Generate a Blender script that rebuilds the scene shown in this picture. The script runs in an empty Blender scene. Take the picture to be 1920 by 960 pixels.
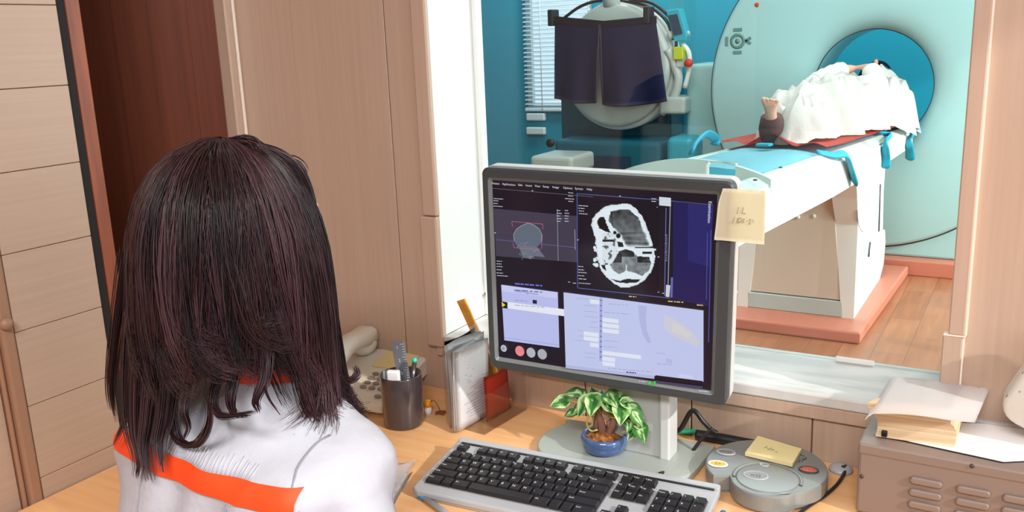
import bpy, bmesh, math, random
from mathutils import Vector as V, Matrix as M, noise
from mathutils.bvhtree import BVHTree
random.seed(7)
C = bpy.context.scene.collection
PI = math.pi
R = math.radians

# ------------------------------------------------------------------ camera
F = 1677.88
yaw, pit, rol = R(30.622), R(13.482), R(-2.234)
CAM = V((0, 0, 1.43))
fw = V((-math.sin(yaw) * math.cos(pit), math.cos(yaw) * math.cos(pit), -math.sin(pit)))
r0 = fw.cross(V((0, 0, 1))).normalized()
u0 = r0.cross(fw)
rt = r0 * math.cos(rol) + u0 * math.sin(rol)
up = u0 * math.cos(rol) - r0 * math.sin(rol)
cd = bpy.data.cameras.new('camera')
cd.sensor_width = 36
cd.lens = F / 1920 * 36
cd.clip_start = .05
cam = bpy.data.objects.new('camera', cd)
C.objects.link(cam)
cam.matrix_world = M(((rt.x, up.x, -fw.x, CAM.x), (rt.y, up.y, -fw.y, CAM.y), (rt.z, up.z, -fw.z, CAM.z), (0, 0, 0, 1)))
bpy.context.scene.camera = cam


def ray(x, y):
    return rt * ((x - 960) / F) - up * ((y - 480) / F) + fw


def onz(x, y, z):          # where a line of sight meets a level plane
    d = ray(x, y)
    return CAM + d * ((z - CAM.z) / d.z)


def ony(x, y, Y):          # where it meets a plane parallel to the window wall
    d = ray(x, y)
    return CAM + d * (Y / d.y)


def onx(x, y, X):
    d = ray(x, y)
    return CAM + d * (X / d.x)


def onplane(x, y, p, n):
    d = ray(x, y)
    return CAM + d * ((p - CAM).dot(n) / d.dot(n))


# --------------------------------------------------------------- materials
def lin(c):
    return tuple(((v / 255) / 12.92 if v / 255 <= .04045 else ((v / 255 + .055) / 1.055) ** 2.4) for v in c) + (1,)


def mat(name, col, rough=.5, metal=0., spec=.5, col2=None, scale=(1, 1, 1), nscale=6., detail=4., bump=0., bscale=None,
        coat=0., emit=None, estr=1., sss=0., contrast=(.35, .65), aniso=0.):
    m = bpy.data.materials.new(name)
    m.use_nodes = True
    nt = m.node_tree
    b = nt.nodes['Principled BSDF']
    b.inputs['Base Color'].default_value = lin(col)
    b.inputs['Roughness'].default_value = rough
    b.inputs['Metallic'].default_value = metal
    b.inputs['Specular IOR Level'].default_value = spec
    b.inputs['Coat Weight'].default_value = coat
    if sss:
        b.inputs['Subsurface Weight'].default_value = sss
        b.inputs['Subsurface Radius'].default_value = (.012, .006, .004)
    if emit:
        b.inputs['Emission Color'].default_value = lin(emit)
        b.inputs['Emission Strength'].default_value = estr
    if col2 or bump:
        tc = nt.nodes.new('ShaderNodeTexCoord')
        mp = nt.nodes.new('ShaderNodeMapping')
        mp.inputs['Scale'].default_value = scale
        nt.links.new(tc.outputs['Object'], mp.inputs['Vector'])
        n = nt.nodes.new('ShaderNodeTexNoise')
        n.inputs['Scale'].default_value = nscale
        n.inputs['Detail'].default_value = detail
        nt.links.new(mp.outputs['Vector'], n.inputs['Vector'])
        if col2:
            cr = nt.nodes.new('ShaderNodeValToRGB')
            cr.color_ramp.elements[0].position = contrast[0]
            cr.color_ramp.elements[1].position = contrast[1]
            cr.color_ramp.elements[0].color = lin(col)
            cr.color_ramp.elements[1].color = lin(col2)
            nt.links.new(n.outputs['Fac'], cr.inputs['Fac'])
            nt.links.new(cr.outputs['Color'], b.inputs['Base Color'])
        if bump:
            bp = nt.nodes.new('ShaderNodeBump')
            bp.inputs['Strength'].default_value = bump
            bp.inputs['Distance'].default_value = .01
            src = n
            if bscale:
                src = nt.nodes.new('ShaderNodeTexNoise')
                src.inputs['Scale'].default_value = bscale
                nt.links.new(tc.outputs['Object'], src.inputs['Vector'])
            nt.links.new(src.outputs['Fac'], bp.inputs['Height'])
            nt.links.new(bp.outputs['Normal'], b.inputs['Normal'])
    return m


def attr_mat(name, rough=.5, emission=False, attr='Col', spec=.5, strength=1.):
    """colour from a mesh attribute (print, variegation, screen picture)"""
    m = bpy.data.materials.new(name)
    m.use_nodes = True
    nt = m.node_tree
    b = nt.nodes['Principled BSDF']
    a = nt.nodes.new('ShaderNodeAttribute')
    a.attribute_name = attr
    b.inputs['Roughness'].default_value = rough
    b.inputs['Specular IOR Level'].default_value = spec
    if emission:
        b.inputs['Base Color'].default_value = (.006, .005, .007, 1)
        nt.links.new(a.outputs['Color'], b.inputs['Emission Color'])
        b.inputs['Emission Strength'].default_value = strength
    else:
        nt.links.new(a.outputs['Color'], b.inputs['Base Color'])
    return m


def pane_mat(name, tint, f0=.05, rough=0., refl=1.):
    """thin clear sheet: tinted see-through plus mirror reflection growing at grazing angles (Schlick)"""
    m = bpy.data.materials.new(name)
    m.use_nodes = True
    nt = m.node_tree
    nt.nodes.remove(nt.nodes['Principled BSDF'])
    out = nt.nodes['Material Output']
    tr = nt.nodes.new('ShaderNodeBsdfTransparent')
    tr.inputs['Color'].default_value = tint + (1,)
    gl = nt.nodes.new('ShaderNodeBsdfGlossy')
    gl.inputs['Roughness'].default_value = rough
    lw = nt.nodes.new('ShaderNodeLayerWeight')
    pw = nt.nodes.new('ShaderNodeMath')
    pw.operation = 'POWER'
    pw.inputs[1].default_value = 5
    mu = nt.nodes.new('ShaderNodeMath')
    mu.operation = 'MULTIPLY_ADD'
    mu.inputs[1].default_value = (1 - f0) * refl
    mu.inputs[2].default_value = f0 * refl
    mx = nt.nodes.new('ShaderNodeMixShader')
    nt.links.new(lw.outputs['Facing'], pw.inputs[0])
    nt.links.new(pw.outputs[0], mu.inputs[0])
    nt.links.new(mu.outputs[0], mx.inputs['Fac'])
    nt.links.new(tr.outputs[0], mx.inputs[1])
    nt.links.new(gl.outputs[0], mx.inputs[2])
    nt.links.new(mx.outputs[0], out.inputs['Surface'])
    return m


def hair_mat():
    m = attr_mat('dark_hair', .36, spec=.5)
    return m


def floor_mat():
    """wood strip parquet, boards laid across the room"""
    m = mat('parquet', (222, 148, 88), .38)
    nt = m.node_tree
    b = nt.nodes['Principled BSDF']
    tc = nt.nodes.new('ShaderNodeTexCoord')
    mp = nt.nodes.new('ShaderNodeMapping')
    mp.inputs['Rotation'].default_value = (0, 0, R(90))
    br = nt.nodes.new('ShaderNodeTexBrick')
    br.inputs['Color1'].default_value = lin((166, 110, 78))
    br.inputs['Color2'].default_value = lin((152, 95, 64))
    br.inputs['Mortar'].default_value = lin((126, 75, 49))
    br.inputs['Scale'].default_value = 1
    br.inputs['Mortar Size'].default_value = .0015
    br.inputs['Brick Width'].default_value = .55
    br.inputs['Row Height'].default_value = .14
    n = nt.nodes.new('ShaderNodeTexNoise')
    mp2 = nt.nodes.new('ShaderNodeMapping')
    mp2.inputs['Scale'].default_value = (18, 1.5, 1)
    n.inputs['Scale'].default_value = 2
    n.inputs['Detail'].default_value = 5
    mx = nt.nodes.new('ShaderNodeMix')
    mx.data_type = 'RGBA'
    mx.blend_type = 'OVERLAY'
    mx.inputs['Factor'].default_value = .35
    L = nt.links.new
    L(tc.outputs['Object'], mp.inputs['Vector'])
    L(mp.outputs['Vector'], br.inputs['Vector'])
    L(tc.outputs['Object'], mp2.inputs['Vector'])
    L(mp2.outputs['Vector'], n.inputs['Vector'])
    L(br.outputs['Color'], mx.inputs['A'])
    L(n.outputs['Fac'], mx.inputs['B'])
    L(mx.outputs['Result'], b.inputs['Base Color'])
    return m


def dots_mat():
    m = mat('dotted_plastic', (222, 218, 210), .6)
    nt = m.node_tree
    b = nt.nodes['Principled BSDF']
    tc = nt.nodes.new('ShaderNodeTexCoord')
    vo = nt.nodes.new('ShaderNodeTexVoronoi')
    vo.inputs['Scale'].default_value = 75
    vo.inputs['Randomness'].default_value = .25
    cr = nt.nodes.new('ShaderNodeValToRGB')
    cr.color_ramp.elements[0].position = .16
    cr.color_ramp.elements[1].position = .24
    cr.color_ramp.elements[0].color = lin((150, 142, 134))
    cr.color_ramp.elements[1].color = lin((222, 218, 210))
    nt.links.new(tc.outputs['Object'], vo.inputs['Vector'])
    nt.links.new(vo.outputs['Distance'], cr.inputs['Fac'])
    nt.links.new(cr.outputs['Color'], b.inputs['Base Color'])
    return m


MT = dict(
    wall=mat('beige_laminate', (193, 166, 146), .42, col2=(187, 159, 139), scale=(60, 60, 1.2), nscale=2.2, bump=.03, contrast=(.3, .7)),
    panel=mat('beige_laminate_across', (186, 160, 141), .45, col2=(180, 154, 135), scale=(40, 1.0, 60), nscale=2.2, bump=.03, contrast=(.3, .7)),
    groove=mat('groove_dark', (110, 78, 60), .7),
    trim=mat('beige_trim', (194, 166, 147), .4, col2=(188, 160, 141), scale=(60, 60, 1.5), nscale=2),
    bead=mat('pale_bead', (240, 226, 212), .35),
    moulding=mat('brown_moulding', (158, 120, 96), .45),
    brown=mat('brown_wood', (112, 58, 38), .45, col2=(96, 48, 32), scale=(40, 40, 1), nscale=2.5, contrast=(.3, .7)),
    backwall=mat('dark_back_wall', (62, 40, 32), .8, spec=.2),
    brownline=mat('brown_groove', (142, 92, 74), .6),
    orangewood=mat('orange_edge_wood', (150, 74, 36), .45, col2=(120, 54, 26), scale=(20, 20, 2), nscale=3),
    black=mat('black_plastic', (22, 20, 22), .45),
    blackgap=mat('dark_seal', (20, 13, 14), .8),
    jamb=mat('white_jamb', (240, 242, 240), .35),
    sill=mat('pale_marble', (216, 213, 210), .32, col2=(190, 188, 186), scale=(2, 9, 1), nscale=3.2, detail=6, contrast=(.4, .62)),
    plaster=mat('white_plaster', (232, 228, 220), .8),
    teal=mat('teal_paint', (0, 150, 178), .6),
    floor=floor_mat(),
    desk=mat('beech_desk', (240, 188, 134), .38, col2=(230, 174, 118), scale=(2.2, 34, 10), nscale=2, detail=5, contrast=(.3, .7)),
    silver=mat('silver_plastic', (170, 174, 178), .35, spec=.5),
    greyplastic=mat('grey_pad', (136, 141, 140), .32, metal=.25),
    bezel=mat('slate_bezel', (62, 66, 68), .42),
    bezel_in=mat('slate_bezel_lip', (112, 118, 118), .35),
    monside=mat('pale_grey_plastic', (206, 208, 206), .4),
    standgrey=mat('stand_grey', (176, 178, 174), .4),
    basegrey=mat('stand_foot', (164, 172, 166), .25),
    key=mat('black_key', (34, 32, 35), .42),
    legend=mat('white_print', (225, 228, 230), .5),
    cup=mat('smoky_cup', (62, 54, 56), .18, coat=.5),
    white=mat('white_paper', (248, 247, 249), .7),
    paper2=mat('cream_pages', (224, 200, 164), .75, col2=(200, 172, 134), scale=(1, 1, 160), nscale=3, contrast=(.4, .6)),
    print=mat('grey_print', (150, 150, 160), .7),
    phone=mat('ivory_phone', (228, 224, 212), .35),
    phonekey=mat('grey_phone_key', (146, 138, 126), .4),
    note=mat('yellow_note', (252, 242, 212), .7),
    note2=mat('pale_yellow_note', (232, 216, 160), .7),
    ink=mat('pencil_ink', (168, 158, 128), .8),
    greenink=mat('green_ink', (120, 140, 110), .8),
    orange=mat('amber_wood', (240, 172, 62), .4, col2=(226, 152, 44), scale=(4, 4, 30), nscale=4),
    red=mat('red_cover', (200, 62, 44), .4),
    ceramic=mat('blue_glaze', (84, 112, 158), .15, col2=(60, 86, 132), nscale=14, coat=.6),
    soil=mat('bark_chips', (186, 122, 60), .9, col2=(110, 62, 26), nscale=120, bump=.8),
    bark=mat('brown_bark', (120, 82, 66), .8, col2=(168, 118, 96), nscale=40, scale=(1, 1, .3), bump=.5),
    stem=mat('pale_stem', (188, 176, 96), .6),
    leaf=attr_mat('variegated_leaf', .5, spec=.3),
    boxmetal=mat('beige_enamel', (132, 116, 108), .45),
    boxdark=mat('screw_dark', (70, 58, 50), .5),
    cable=mat('black_cable', (30, 28, 30), .4),
    green=mat('green_cable', (0, 160, 110), .4),
    yellow=mat('yellow_button', (236, 178, 30), .35),
    redbtn=mat('red_button', (226, 104, 78), .35),
    dots=dots_mat(),
    ruler=mat('grey_ruler', (112, 118, 128), .25),
    teal_cap=mat('teal_cap', (40, 205, 180), .4),
    amber=mat('amber_bead', (245, 160, 20), .15, coat=.6),
    leafbrown=mat('brown_charm', (134, 72, 40), .5),
    penblue=mat('blue_pen', (30, 130, 200), .3),
    penclear=mat('pale_pen', (206, 222, 236), .2),
    hair=hair_mat(),
    skin=mat('skin', (224, 172, 146), .5, sss=.1),
    cloth=mat('white_cotton', (178, 180, 190), .85, bump=.08, nscale=90, detail=2),
    stripe=mat('orange_red_ribbon', (238, 70, 16), .6),
    seam=mat('grey_seam', (132, 134, 146), .8),
    trousers=mat('white_trousers', (222, 224, 230), .9),
    shoe=mat('dark_shoe', (40, 36, 36), .5),
    eye=mat('eye_white', (235, 232, 228), .2),
    iris=mat('iris_brown', (60, 36, 22), .2),
    lip=mat('lip', (186, 98, 92), .5),
    gantry=mat('gantry_enamel', (166, 206, 206), .3),
    emblem=mat('emblem_print', (86, 132, 128), .5),
    gantry_line=mat('dark_joint', (62, 74, 74), .6),
    tablewhite=mat('table_enamel', (240, 242, 238), .35),
    tablegrey=mat('table_grey', (190, 206, 202), .4),
    beigepanel=mat('beige_cover', (218, 204, 188), .45),
    plinth=mat('pink_brown_plinth', (198, 120, 98), .4),
    mattress=mat('light_blue_pad', (146, 218, 232), .6, bump=.15, nscale=8),
    redmat=mat('red_vinyl', (214, 58, 40), .45),
    darkred=mat('red_vinyl_edge', (150, 36, 30), .5),
    strap=mat('teal_strap', (0, 150, 178), .55),
    sheet=mat('white_sheet', (236, 234, 230), .85, bump=.5, nscale=26, detail=3),
    bluegown=mat('pale_blue_cloth', (150, 200, 232), .8),
    darkcloth=mat('dark_sock', (92, 66, 66), .9),
    navy=mat('navy_apron', (32, 38, 84), .5, bump=.3, nscale=7),
    navydark=mat('navy_binding', (26, 24, 50), .6),
    machine=mat('machine_grey', (196, 206, 200), .35),
    tealmachine=mat('teal_enamel', (0, 96, 116), .45),
    teallight=mat('teal_enamel_light', (40, 168, 190), .4),
    lime=mat('lime_label', (190, 205, 40), .5),
    redlamp=mat('red_knob', (210, 50, 20), .4),
    lcd=mat('dark_display', (34, 62, 84), .15),
    slat=mat('blind_slat', (214, 226, 232), .5),
    lamp=mat('lamp_diffuser', (255, 255, 255), .5, emit=(255, 250, 240), estr=3.),
    glass=pane_mat('window_glass', (.91, .983, .98), .03),
    clearglass=pane_mat('clear_glass', (.96, .98, .98), .04),
    acrylic=pane_mat('clear_acrylic', (.97, .95, .95), .05, .02),
    sleeve=pane_mat('clear_sleeve', (.95, .97, .96), .04),
    screen=attr_mat('lit_screen', .12, True, spec=.3),
    stool=mat('grey_stool', (80, 82, 88), .5),
    chrome=mat('chrome', (200, 200, 205), .15, metal=1.),
)

# ------------------------------------------------------------------ builders
WM = {}


def wmat(o):
    return WM.get(o.name, M.Identity(4)) if o else M.Identity(4)


def props(o, label=None, cat=None, group=None, kind=None):
    if label:
        o['label'] = label
    if cat:
        o['category'] = cat
    if group:
        o['group'] = group
    if kind:
        o['kind'] = kind
    return o


def thing(name, label, cat, loc=(0, 0, 0), rz=0., group=None, T=None):
    o = bpy.data.objects.new(name, None)
    o.empty_display_size = .05
    C.objects.link(o)
    T = T or (M.Translation(V(loc)) @ M.Rotation(rz, 4, 'Z'))
    o.matrix_world = T
    WM[o.name] = T.copy()
    return props(o, label, cat, group)


class B:
    """collects shapes (world coordinates) into ONE mesh object"""

    def __init__(s):
        s.bm = bmesh.new()

    def add(s, t, T=None, mi=0, smooth=None):
        if T is not None:
            bmesh.ops.transform(t, matrix=T, verts=t.verts)
        vm = [s.bm.verts.new(v.co) for v in t.verts]
        t.verts.index_update()
        for f in t.faces:
            try:
                nf = s.bm.faces.new([vm[v.index] for v in f.verts])
                nf.material_index = mi
                nf.smooth = f.smooth if smooth is None else smooth
            except ValueError:
                pass
        t.free()
        return s

    def box(s, a, b, bev=0., seg=2, T=None, mi=0):
        t = bmesh.new()
        bmesh.ops.create_cube(t, size=1)
        c = [(a[i] + b[i]) / 2 for i in range(3)]
        d = [abs(b[i] - a[i]) for i in range(3)]
        for v in t.verts:
            v.co = V((v.co[i] * d[i] + c[i] for i in range(3)))
        if bev:
            bmesh.ops.bevel(t, geom=list(t.edges), offset=min(bev, min(d) * .49), segments=seg, profile=.5, affect='EDGES')
        return s.add(t, T, mi, False)

    def prism(s, out, z0, z1, T=None, bev=0., seg=2, mi=0, smooth=False):
        t = bmesh.new()
        vs = [t.verts.new((p[0], p[1], z0)) for p in out]
        f = t.faces.new(vs)
        r = bmesh.ops.extrude_face_region(t, geom=[f])
        for v in r['geom']:
            if isinstance(v, bmesh.types.BMVert):
                v.co.z = z1
        bmesh.ops.recalc_face_normals(t, faces=t.faces)
        if bev:
            e = [e for e in t.edges if abs(e.verts[0].co.z - e.verts[1].co.z) < 1e-6]
            bmesh.ops.bevel(t, geom=e, offset=bev, segments=seg, profile=.5, affect='EDGES')
        return s.add(t, T, mi, smooth)

    def lathe(s, prof, seg=48, T=None, mi=0, smooth=True, a0=0., a1=2 * PI):
        t = bmesh.new()
        full = abs(a1 - a0 - 2 * PI) < 1e-6
        n = seg if full else seg + 1
        rings = []
        for r, z in prof:
            if r < 1e-6:
                rings.append([t.verts.new((0, 0, z))])
            else:
                rings.append([t.verts.new((r * math.cos(a0 + (a1 - a0) * i / seg), r * math.sin(a0 + (a1 - a0) * i / seg), z)) for i in range(n)])
        for A, Bq in zip(rings, rings[1:]):
            for i in range(seg):
                j = (i + 1) % n
                if len(A) == 1 and len(Bq) == 1:
                    continue
                if len(A) == 1:
                    t.faces.new((A[0], Bq[i], Bq[j]))
                elif len(Bq) == 1:
                    t.faces.new((A[i], Bq[0], A[j]))
                else:
                    t.faces.new((A[i], Bq[i], Bq[j], A[j]))
        bmesh.ops.recalc_face_normals(t, faces=t.faces)
        return s.add(t, T, mi, smooth)

    def tube(s, pts, r, seg=10, cap=True, mi=0, flat=1., T=None):
        pts = [V(p) for p in pts]
        n = len(pts)
        rs = r if isinstance(r, (list, tuple)) else [r] * n
        t = bmesh.new()
        rings = []
        d0 = (pts[1] - pts[0]).normalized()
        nrm = d0.orthogonal().normalized()
        for i, p in enumerate(pts):
            d = (pts[min(i + 1, n - 1)] - pts[max(i - 1, 0)]).normalized()
            nrm = (nrm - d * nrm.dot(d))
            nrm = nrm.normalized() if nrm.length > 1e-6 else d.orthogonal().normalized()
            b = d.cross(nrm)
            rings.append([t.verts.new(p + (nrm * math.cos(2 * PI * k / seg) + b * math.sin(2 * PI * k / seg) * flat) * rs[i]) for k in range(seg)])
        for A, Bq in zip(rings, rings[1:]):
            for k in range(seg):
                t.faces.new((A[k], A[(k + 1) % seg], Bq[(k + 1) % seg], Bq[k]))
        if cap:
            t.faces.new(list(reversed(rings[0])))
            t.faces.new(rings[-1])
        return s.add(t, T, mi, True)

    def ball(s, c, r, T=None, mi=0, u=20, v=12):
        t = bmesh.new()
        bmesh.ops.create_uvsphere(t, u_segments=u, v_segments=v, radius=1)
        for q in t.verts:
            q.co = V((q.co.x * r[0] + c[0], q.co.y * r[1] + c[1], q.co.z * r[2] + c[2]))
        return s.add(t, T, mi, True)

    def loft(s, rings, cap=True, mi=0, smooth=True, T=None, closed=True):
        t = bmesh.new()
        rr = [[t.verts.new(p) for p in q] for q in rings]
        n = len(rr[0])
        for A, Bq in zip(rr, rr[1:]):
            for k in range(n if closed else n - 1):
                t.faces.new((A[k], A[(k + 1) % n], Bq[(k + 1) % n], Bq[k]))
        if cap:
            t.faces.new(list(reversed(rr[0])))
            t.faces.new(rr[-1])
        bmesh.ops.recalc_face_normals(t, faces=t.faces)
        return s.add(t, T, mi, smooth)

    def quad(s, ps, mi=0):
        vs = [s.bm.verts.new(p) for p in ps]
        f = s.bm.faces.new(vs)
        f.material_index = mi
        return s

    def sheet(s, fn, nu, nv, th=0., mi=0, smooth=True):
        """surface fn(a,b) a,b in 0..1, optional thickness along the normal"""
        t = bmesh.new()
        g = [[t.verts.new(fn(i / nu, j / nv)) for j in range(nv + 1)] for i in range(nu + 1)]
        for i in range(nu):
            for j in range(nv):
                t.faces.new((g[i][j], g[i + 1][j], g[i + 1][j + 1], g[i][j + 1]))
        if th:
            bmesh.ops.solidify(t, geom=list(t.faces), thickness=th)
        bmesh.ops.recalc_face_normals(t, faces=t.faces)
        return s.add(t, None, mi, smooth)

    def text(s, body, size, T, mi=0, align='CENTER', depth=0.):
        cu = bpy.data.curves.new('t', 'FONT')
        cu.body = body
        cu.size = size
        cu.align_x = align
        cu.align_y = 'CENTER'
        cu.resolution_u = 2
        cu.extrude = depth
        o = bpy.data.objects.new('t', cu)
        C.objects.link(o)
        dg = bpy.context.evaluated_depsgraph_get()
        me = o.evaluated_get(dg).to_mesh()
        t = bmesh.new()
        t.from_mesh(me)
        o.evaluated_get(dg).to_mesh_clear()
        bpy.data.objects.remove(o)
        bpy.data.curves.remove(cu)
        return s.add(t, T, mi, False)

    def build(s, name, m, parent=None, smooth_angle=None):
        me = bpy.data.meshes.new(name)
        Wi = wmat(parent).inverted()
        bmesh.ops.transform(s.bm, matrix=Wi, verts=s.bm.verts)
        s.bm.normal_update()
        s.bm.to_mesh(me)
        s.bm.free()
        for q in (m if isinstance(m, (list, tuple)) else [m]):
            me.materials.append(q)
        o = bpy.data.objects.new(name, me)
        C.objects.link(o)
        if parent:
            o.parent = parent
            WM[o.name] = wmat(parent)
        if smooth_angle:
            me.set_sharp_from_angle(angle=R(smooth_angle))
        return o


def solid(name, m, label, cat, b, group=None):
    """a thing that is one mesh: origin moved to its base"""
    bm = b.bm
    lo = V((min(v.co[i] for v in bm.verts) for i in range(3)))
    hi = V((max(v.co[i] for v in bm.verts) for i in range(3)))
    c = V(((lo.x + hi.x) / 2, (lo.y + hi.y) / 2, lo.z))
    bmesh.ops.translate(bm, verts=bm.verts, vec=-c)
    o = b.build(name, m)
    o.location = c
    WM[o.name] = M.Translation(c)
    return props(o, label, cat, group)


def struct(name, m, b, parent=None):
    o = b.build(name, m, parent)
    if not parent:
        o['kind'] = 'structure'
    return o


def catmull(pts, n):
    pts = [V(p) for p in pts]
    q = [pts[0] * 2 - pts[1]] + pts + [pts[-1] * 2 - pts[-2]]
    out = []
    m = len(pts) - 1
    for i in range(n):
        t = i / (n - 1) * m
        k = min(int(t), m - 1)
        f = t - k
        a, b, c, d = q[k], q[k + 1], q[k + 2], q[k + 3]
        out.append(.5 * ((2 * b) + (c - a) * f + (2 * a - 5 * b + 4 * c - d) * f * f + (3 * b - a - 3 * c + d) * f ** 3))
    return out


def setcol(o, cols, attr='Col'):
    """per-vertex colours"""
    a = o.data.color_attributes.new(attr, 'FLOAT_COLOR', 'POINT')
    for i, c in enumerate(cols):
        a.data[i].color = c


def frame(o, x, y, z=None):
    """matrix from origin and two axes"""
    x = V(x).normalized()
    z = x.cross(V(y)).normalized() if z is None else V(z).normalized()
    y = z.cross(x)
    return M(((x.x, y.x, z.x, o[0]), (x.y, y.y, z.y, o[1]), (x.z, y.z, z.z, o[2]), (0, 0, 0, 1)))


def circle(r, n=32, c=(0, 0), a0=0, a1=2 * PI, end=False):
    k = n if not end else n - 1
    return [(c[0] + r * math.cos(a0 + (a1 - a0) * i / k), c[1] + r * math.sin(a0 + (a1 - a0) * i / k)) for i in range(n)]


def rrect(x0, x1, y0, y1, r, n=5):
    o = []
    for cx, cy, a in ((x1 - r, y1 - r, 0), (x0 + r, y1 - r, PI / 2), (x0 + r, y0 + r, PI), (x1 - r, y0 + r, 1.5 * PI)):
        for i in range(n + 1):
            t = a + PI / 2 * i / n
            o.append((cx + r * math.cos(t), cy + r * math.sin(t)))
    return o


YW, D, XL = 1.415, .74, -1.342
HT = 2.7

# ------------------------------------------------------- the setting: walls
ZS = .857                                     # top of the window sill
XJ, XR = -1.0, -.087                          # window opening, left and right
YG = 1.577                                    # plane of the glass
YB = 1.605                                    # back face of the partition
XE = 1.3                                      # right wall of the control room
YE = 7.6                                      # far wall of the scanner room


def boards(b, xs, y, z0, z1, th=.012, gap=.0022):
    """upright laminate boards on a dark backing"""
    for a, c in zip(xs, xs[1:]):
        b.box((a + gap / 2, y, z0), (c - gap / 2, y + th, z1), .0012, 1, mi=0)
    b.box((xs[0] + .0012, y + .004, z0), (xs[-1] - .0125, YB, z1), mi=1)


b = B()
xs = [XL - .02, -1.309 + .0, -1.103, XJ]
boards(b, [XL - .02, -1.103, XJ], YW, 0, HT)
boards(b, [XJ, -.89, -.69, -.484, -.278, -.072, .134, .34, .546, .752, .958, 1.164, XE], YW, 0, ZS - .022)
boards(b, [XR, .134, .34, .546, .752, .958, 1.164, XE], YW, ZS - .022, HT)
boards(b, [XJ, -.89, -.69, -.484, -.278, XR], YW, 2.25, HT)
struct('wall_front', [MT['wall'], MT['groove']], b)

b = B()
b.box((XJ - .012, YW + .001, ZS), (XJ, YB, 2.25), mi=0)
b.box((XJ, YG - .012, ZS), (XJ + .012, YG - .003, 2.25), .002, 1)
struct('trim_1', MT['jamb'], b)               # white reveal of the window
b = B()
b.box((-1.032, YW - .012, 1.103), (XJ + .002, YW + .002, 2.3), .003, 1)
b.box((-1.039, YW - .014, ZS - .024), (XJ + .001, YW + .002, 1.1015), .003, 1)
struct('trim_2', MT['trim'], b)
b = B()
b.box((XR - .001, YW - .012, .985), (XR + .021, YW + .002, 2.3), .002, 1)
b.box((XR - .008, YW - .014, ZS), (XR + .019, YW + .002, .9835), .002, 1)
b.box((XR + .021, YW - .009, .985), (XR + .0235, YW + .002, 2.3), mi=1)
b.box((XR + .019, YW - .011, ZS), (XR + .0215, YW + .002, .9835), mi=1)
b.box((XR - .007, YW - .0145, .9835), (XR + .0225, YW + .002, .985), mi=1)
struct('trim_3', [MT['trim'], MT['bead']], b)
b = B()
b.box((XJ, YW - .012, 2.25), (XR, YW + .002, 2.3), .003, 1)
struct('trim_4', MT['trim'], b)
b = B()
b.box((XJ, YW - .010, ZS - .020), (XR + .30, YG + .02, ZS), .003, 2)
struct('sill_1', MT['sill'], b)
b = B()
b.box((XJ - .02, YW - .008, ZS - .044), (XR + .30, YW + .002, ZS - .0205), .002, 1)
struct('trim_5', MT['trim'], b)
b = B()
b.box((XJ, YG, ZS), (XR, YG + .008, 2.25))
struct('window_1', MT['glass'], b)
b = B()
p = onz(1610, 674, ZS)
b.box((p.x - .035, YG - .006, ZS), (p.x + .03, YG, ZS + .010), .002, 1)
solid('glazing_clip', MT['jamb'], 'small white clip at the foot of the control room window glass', 'clip', b)

# left wall: panelled cupboard front, brown door behind, strip of wall to the corner
b = B()
b.box((XL - .05, .716, 0), (XL - .012, .9, HT), mi=1)
zs = [0] + [1.143 + .123 * k for k in range(-9, 13)] + [HT]
for a, c in zip(zs, zs[1:]):
    b.box((XL - .014, .748, a + .0005), (XL, .9, c - .0005), .0008, 1)
b.box((XL - .03, .7265, 0), (XL + .003, .7465, HT), .004, 2, mi=2)
b.box((XL - .034, -1.8, 0), (XL - .012, .7165, HT), mi=0)
b.box((XL - .03, .7185, 0), (XL - .006, .7265, HT), .003, 1, mi=2)
struct('wall_left', [MT['panel'], MT['groove'], MT['moulding']], b)
k = onx(-1, 605, XL - .012)
b = B()
b.lathe([(0, .026), (.007, .025), (.010, .02), (.010, .016), (.005, .010), (.0045, 0)], 20, M.Translation(k) @ M.Rotation(PI / 2, 4, 'Y'))
solid('cupboard_knob', MT['moulding'], 'round wooden knob on the beige cupboard front', 'knob', b)
b = B()
b.box((XL - .05, .9005, 0), (XL - .003, .916, HT), mi=0)
b.box((XL - .05, .916, 0), (XL - .004, .945, HT), .003, 1, mi=1)
struct('trim_6', [MT['blackgap'], MT['orangewood']], b)
hinge = V((-1.362, 1.232, 0))
dd = V((-.86, -.51, 0)).normalized()
nn = V((.51, -.86, 0)).normalized()
b = B()
T = frame(hinge, dd, nn)
# local x runs along the leaf, y towards the viewer's side
leafs = [0]
for px in (347.5, 274, 205, 142.5):
    q = onplane(px, 0, hinge, nn) - hinge
    leafs.append(q.dot(dd))
leafs += [leafs[-1] + .075 * k for k in range(1, 6)]
T = M(((dd.x, nn.x, 0, hinge.x), (dd.y, nn.y, 0, hinge.y), (0, 0, 1, 0), (0, 0, 0, 1)))
for a, c in zip(leafs, leafs[1:]):
    b.box((a + .0004, -.03, .01), (c - .0004, 0, HT - .02), T=T)
b.box((0, -.028, .01), (leafs[-1], -.0015, HT - .02), T=T, mi=1)
bmesh.ops.recalc_face_normals(b.bm, faces=b.bm.faces)
struct('door_1', [MT['brown'], MT['brownline']], b)
b = B()
b.box((XL - .09, 1.236, 0), (XL + .006, 1.254, HT), .003, 1)
b.box((XL - .02, 1.254, 0), (XL + .008, 1.2595, HT), .001, 1, mi=1)
struct('trim_7', [MT['trim'], MT['bead']], b)
b = B()
b.box((XL - .05, 1.2595, 0), (XL, YW - .0005, HT))
struct('wall_corner', MT['wall'], b)
b = B()
b.box((-2.6, .3, 0), (-2.55, YB, HT))
b.box((-2.6, .25, 0), (XL - .05, .3, HT))
struct('wall_passage', MT['plaster'], b)
b = B()
b.box((-2.6, YW + .02, 0), (XL - .02, YB, HT))
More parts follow.
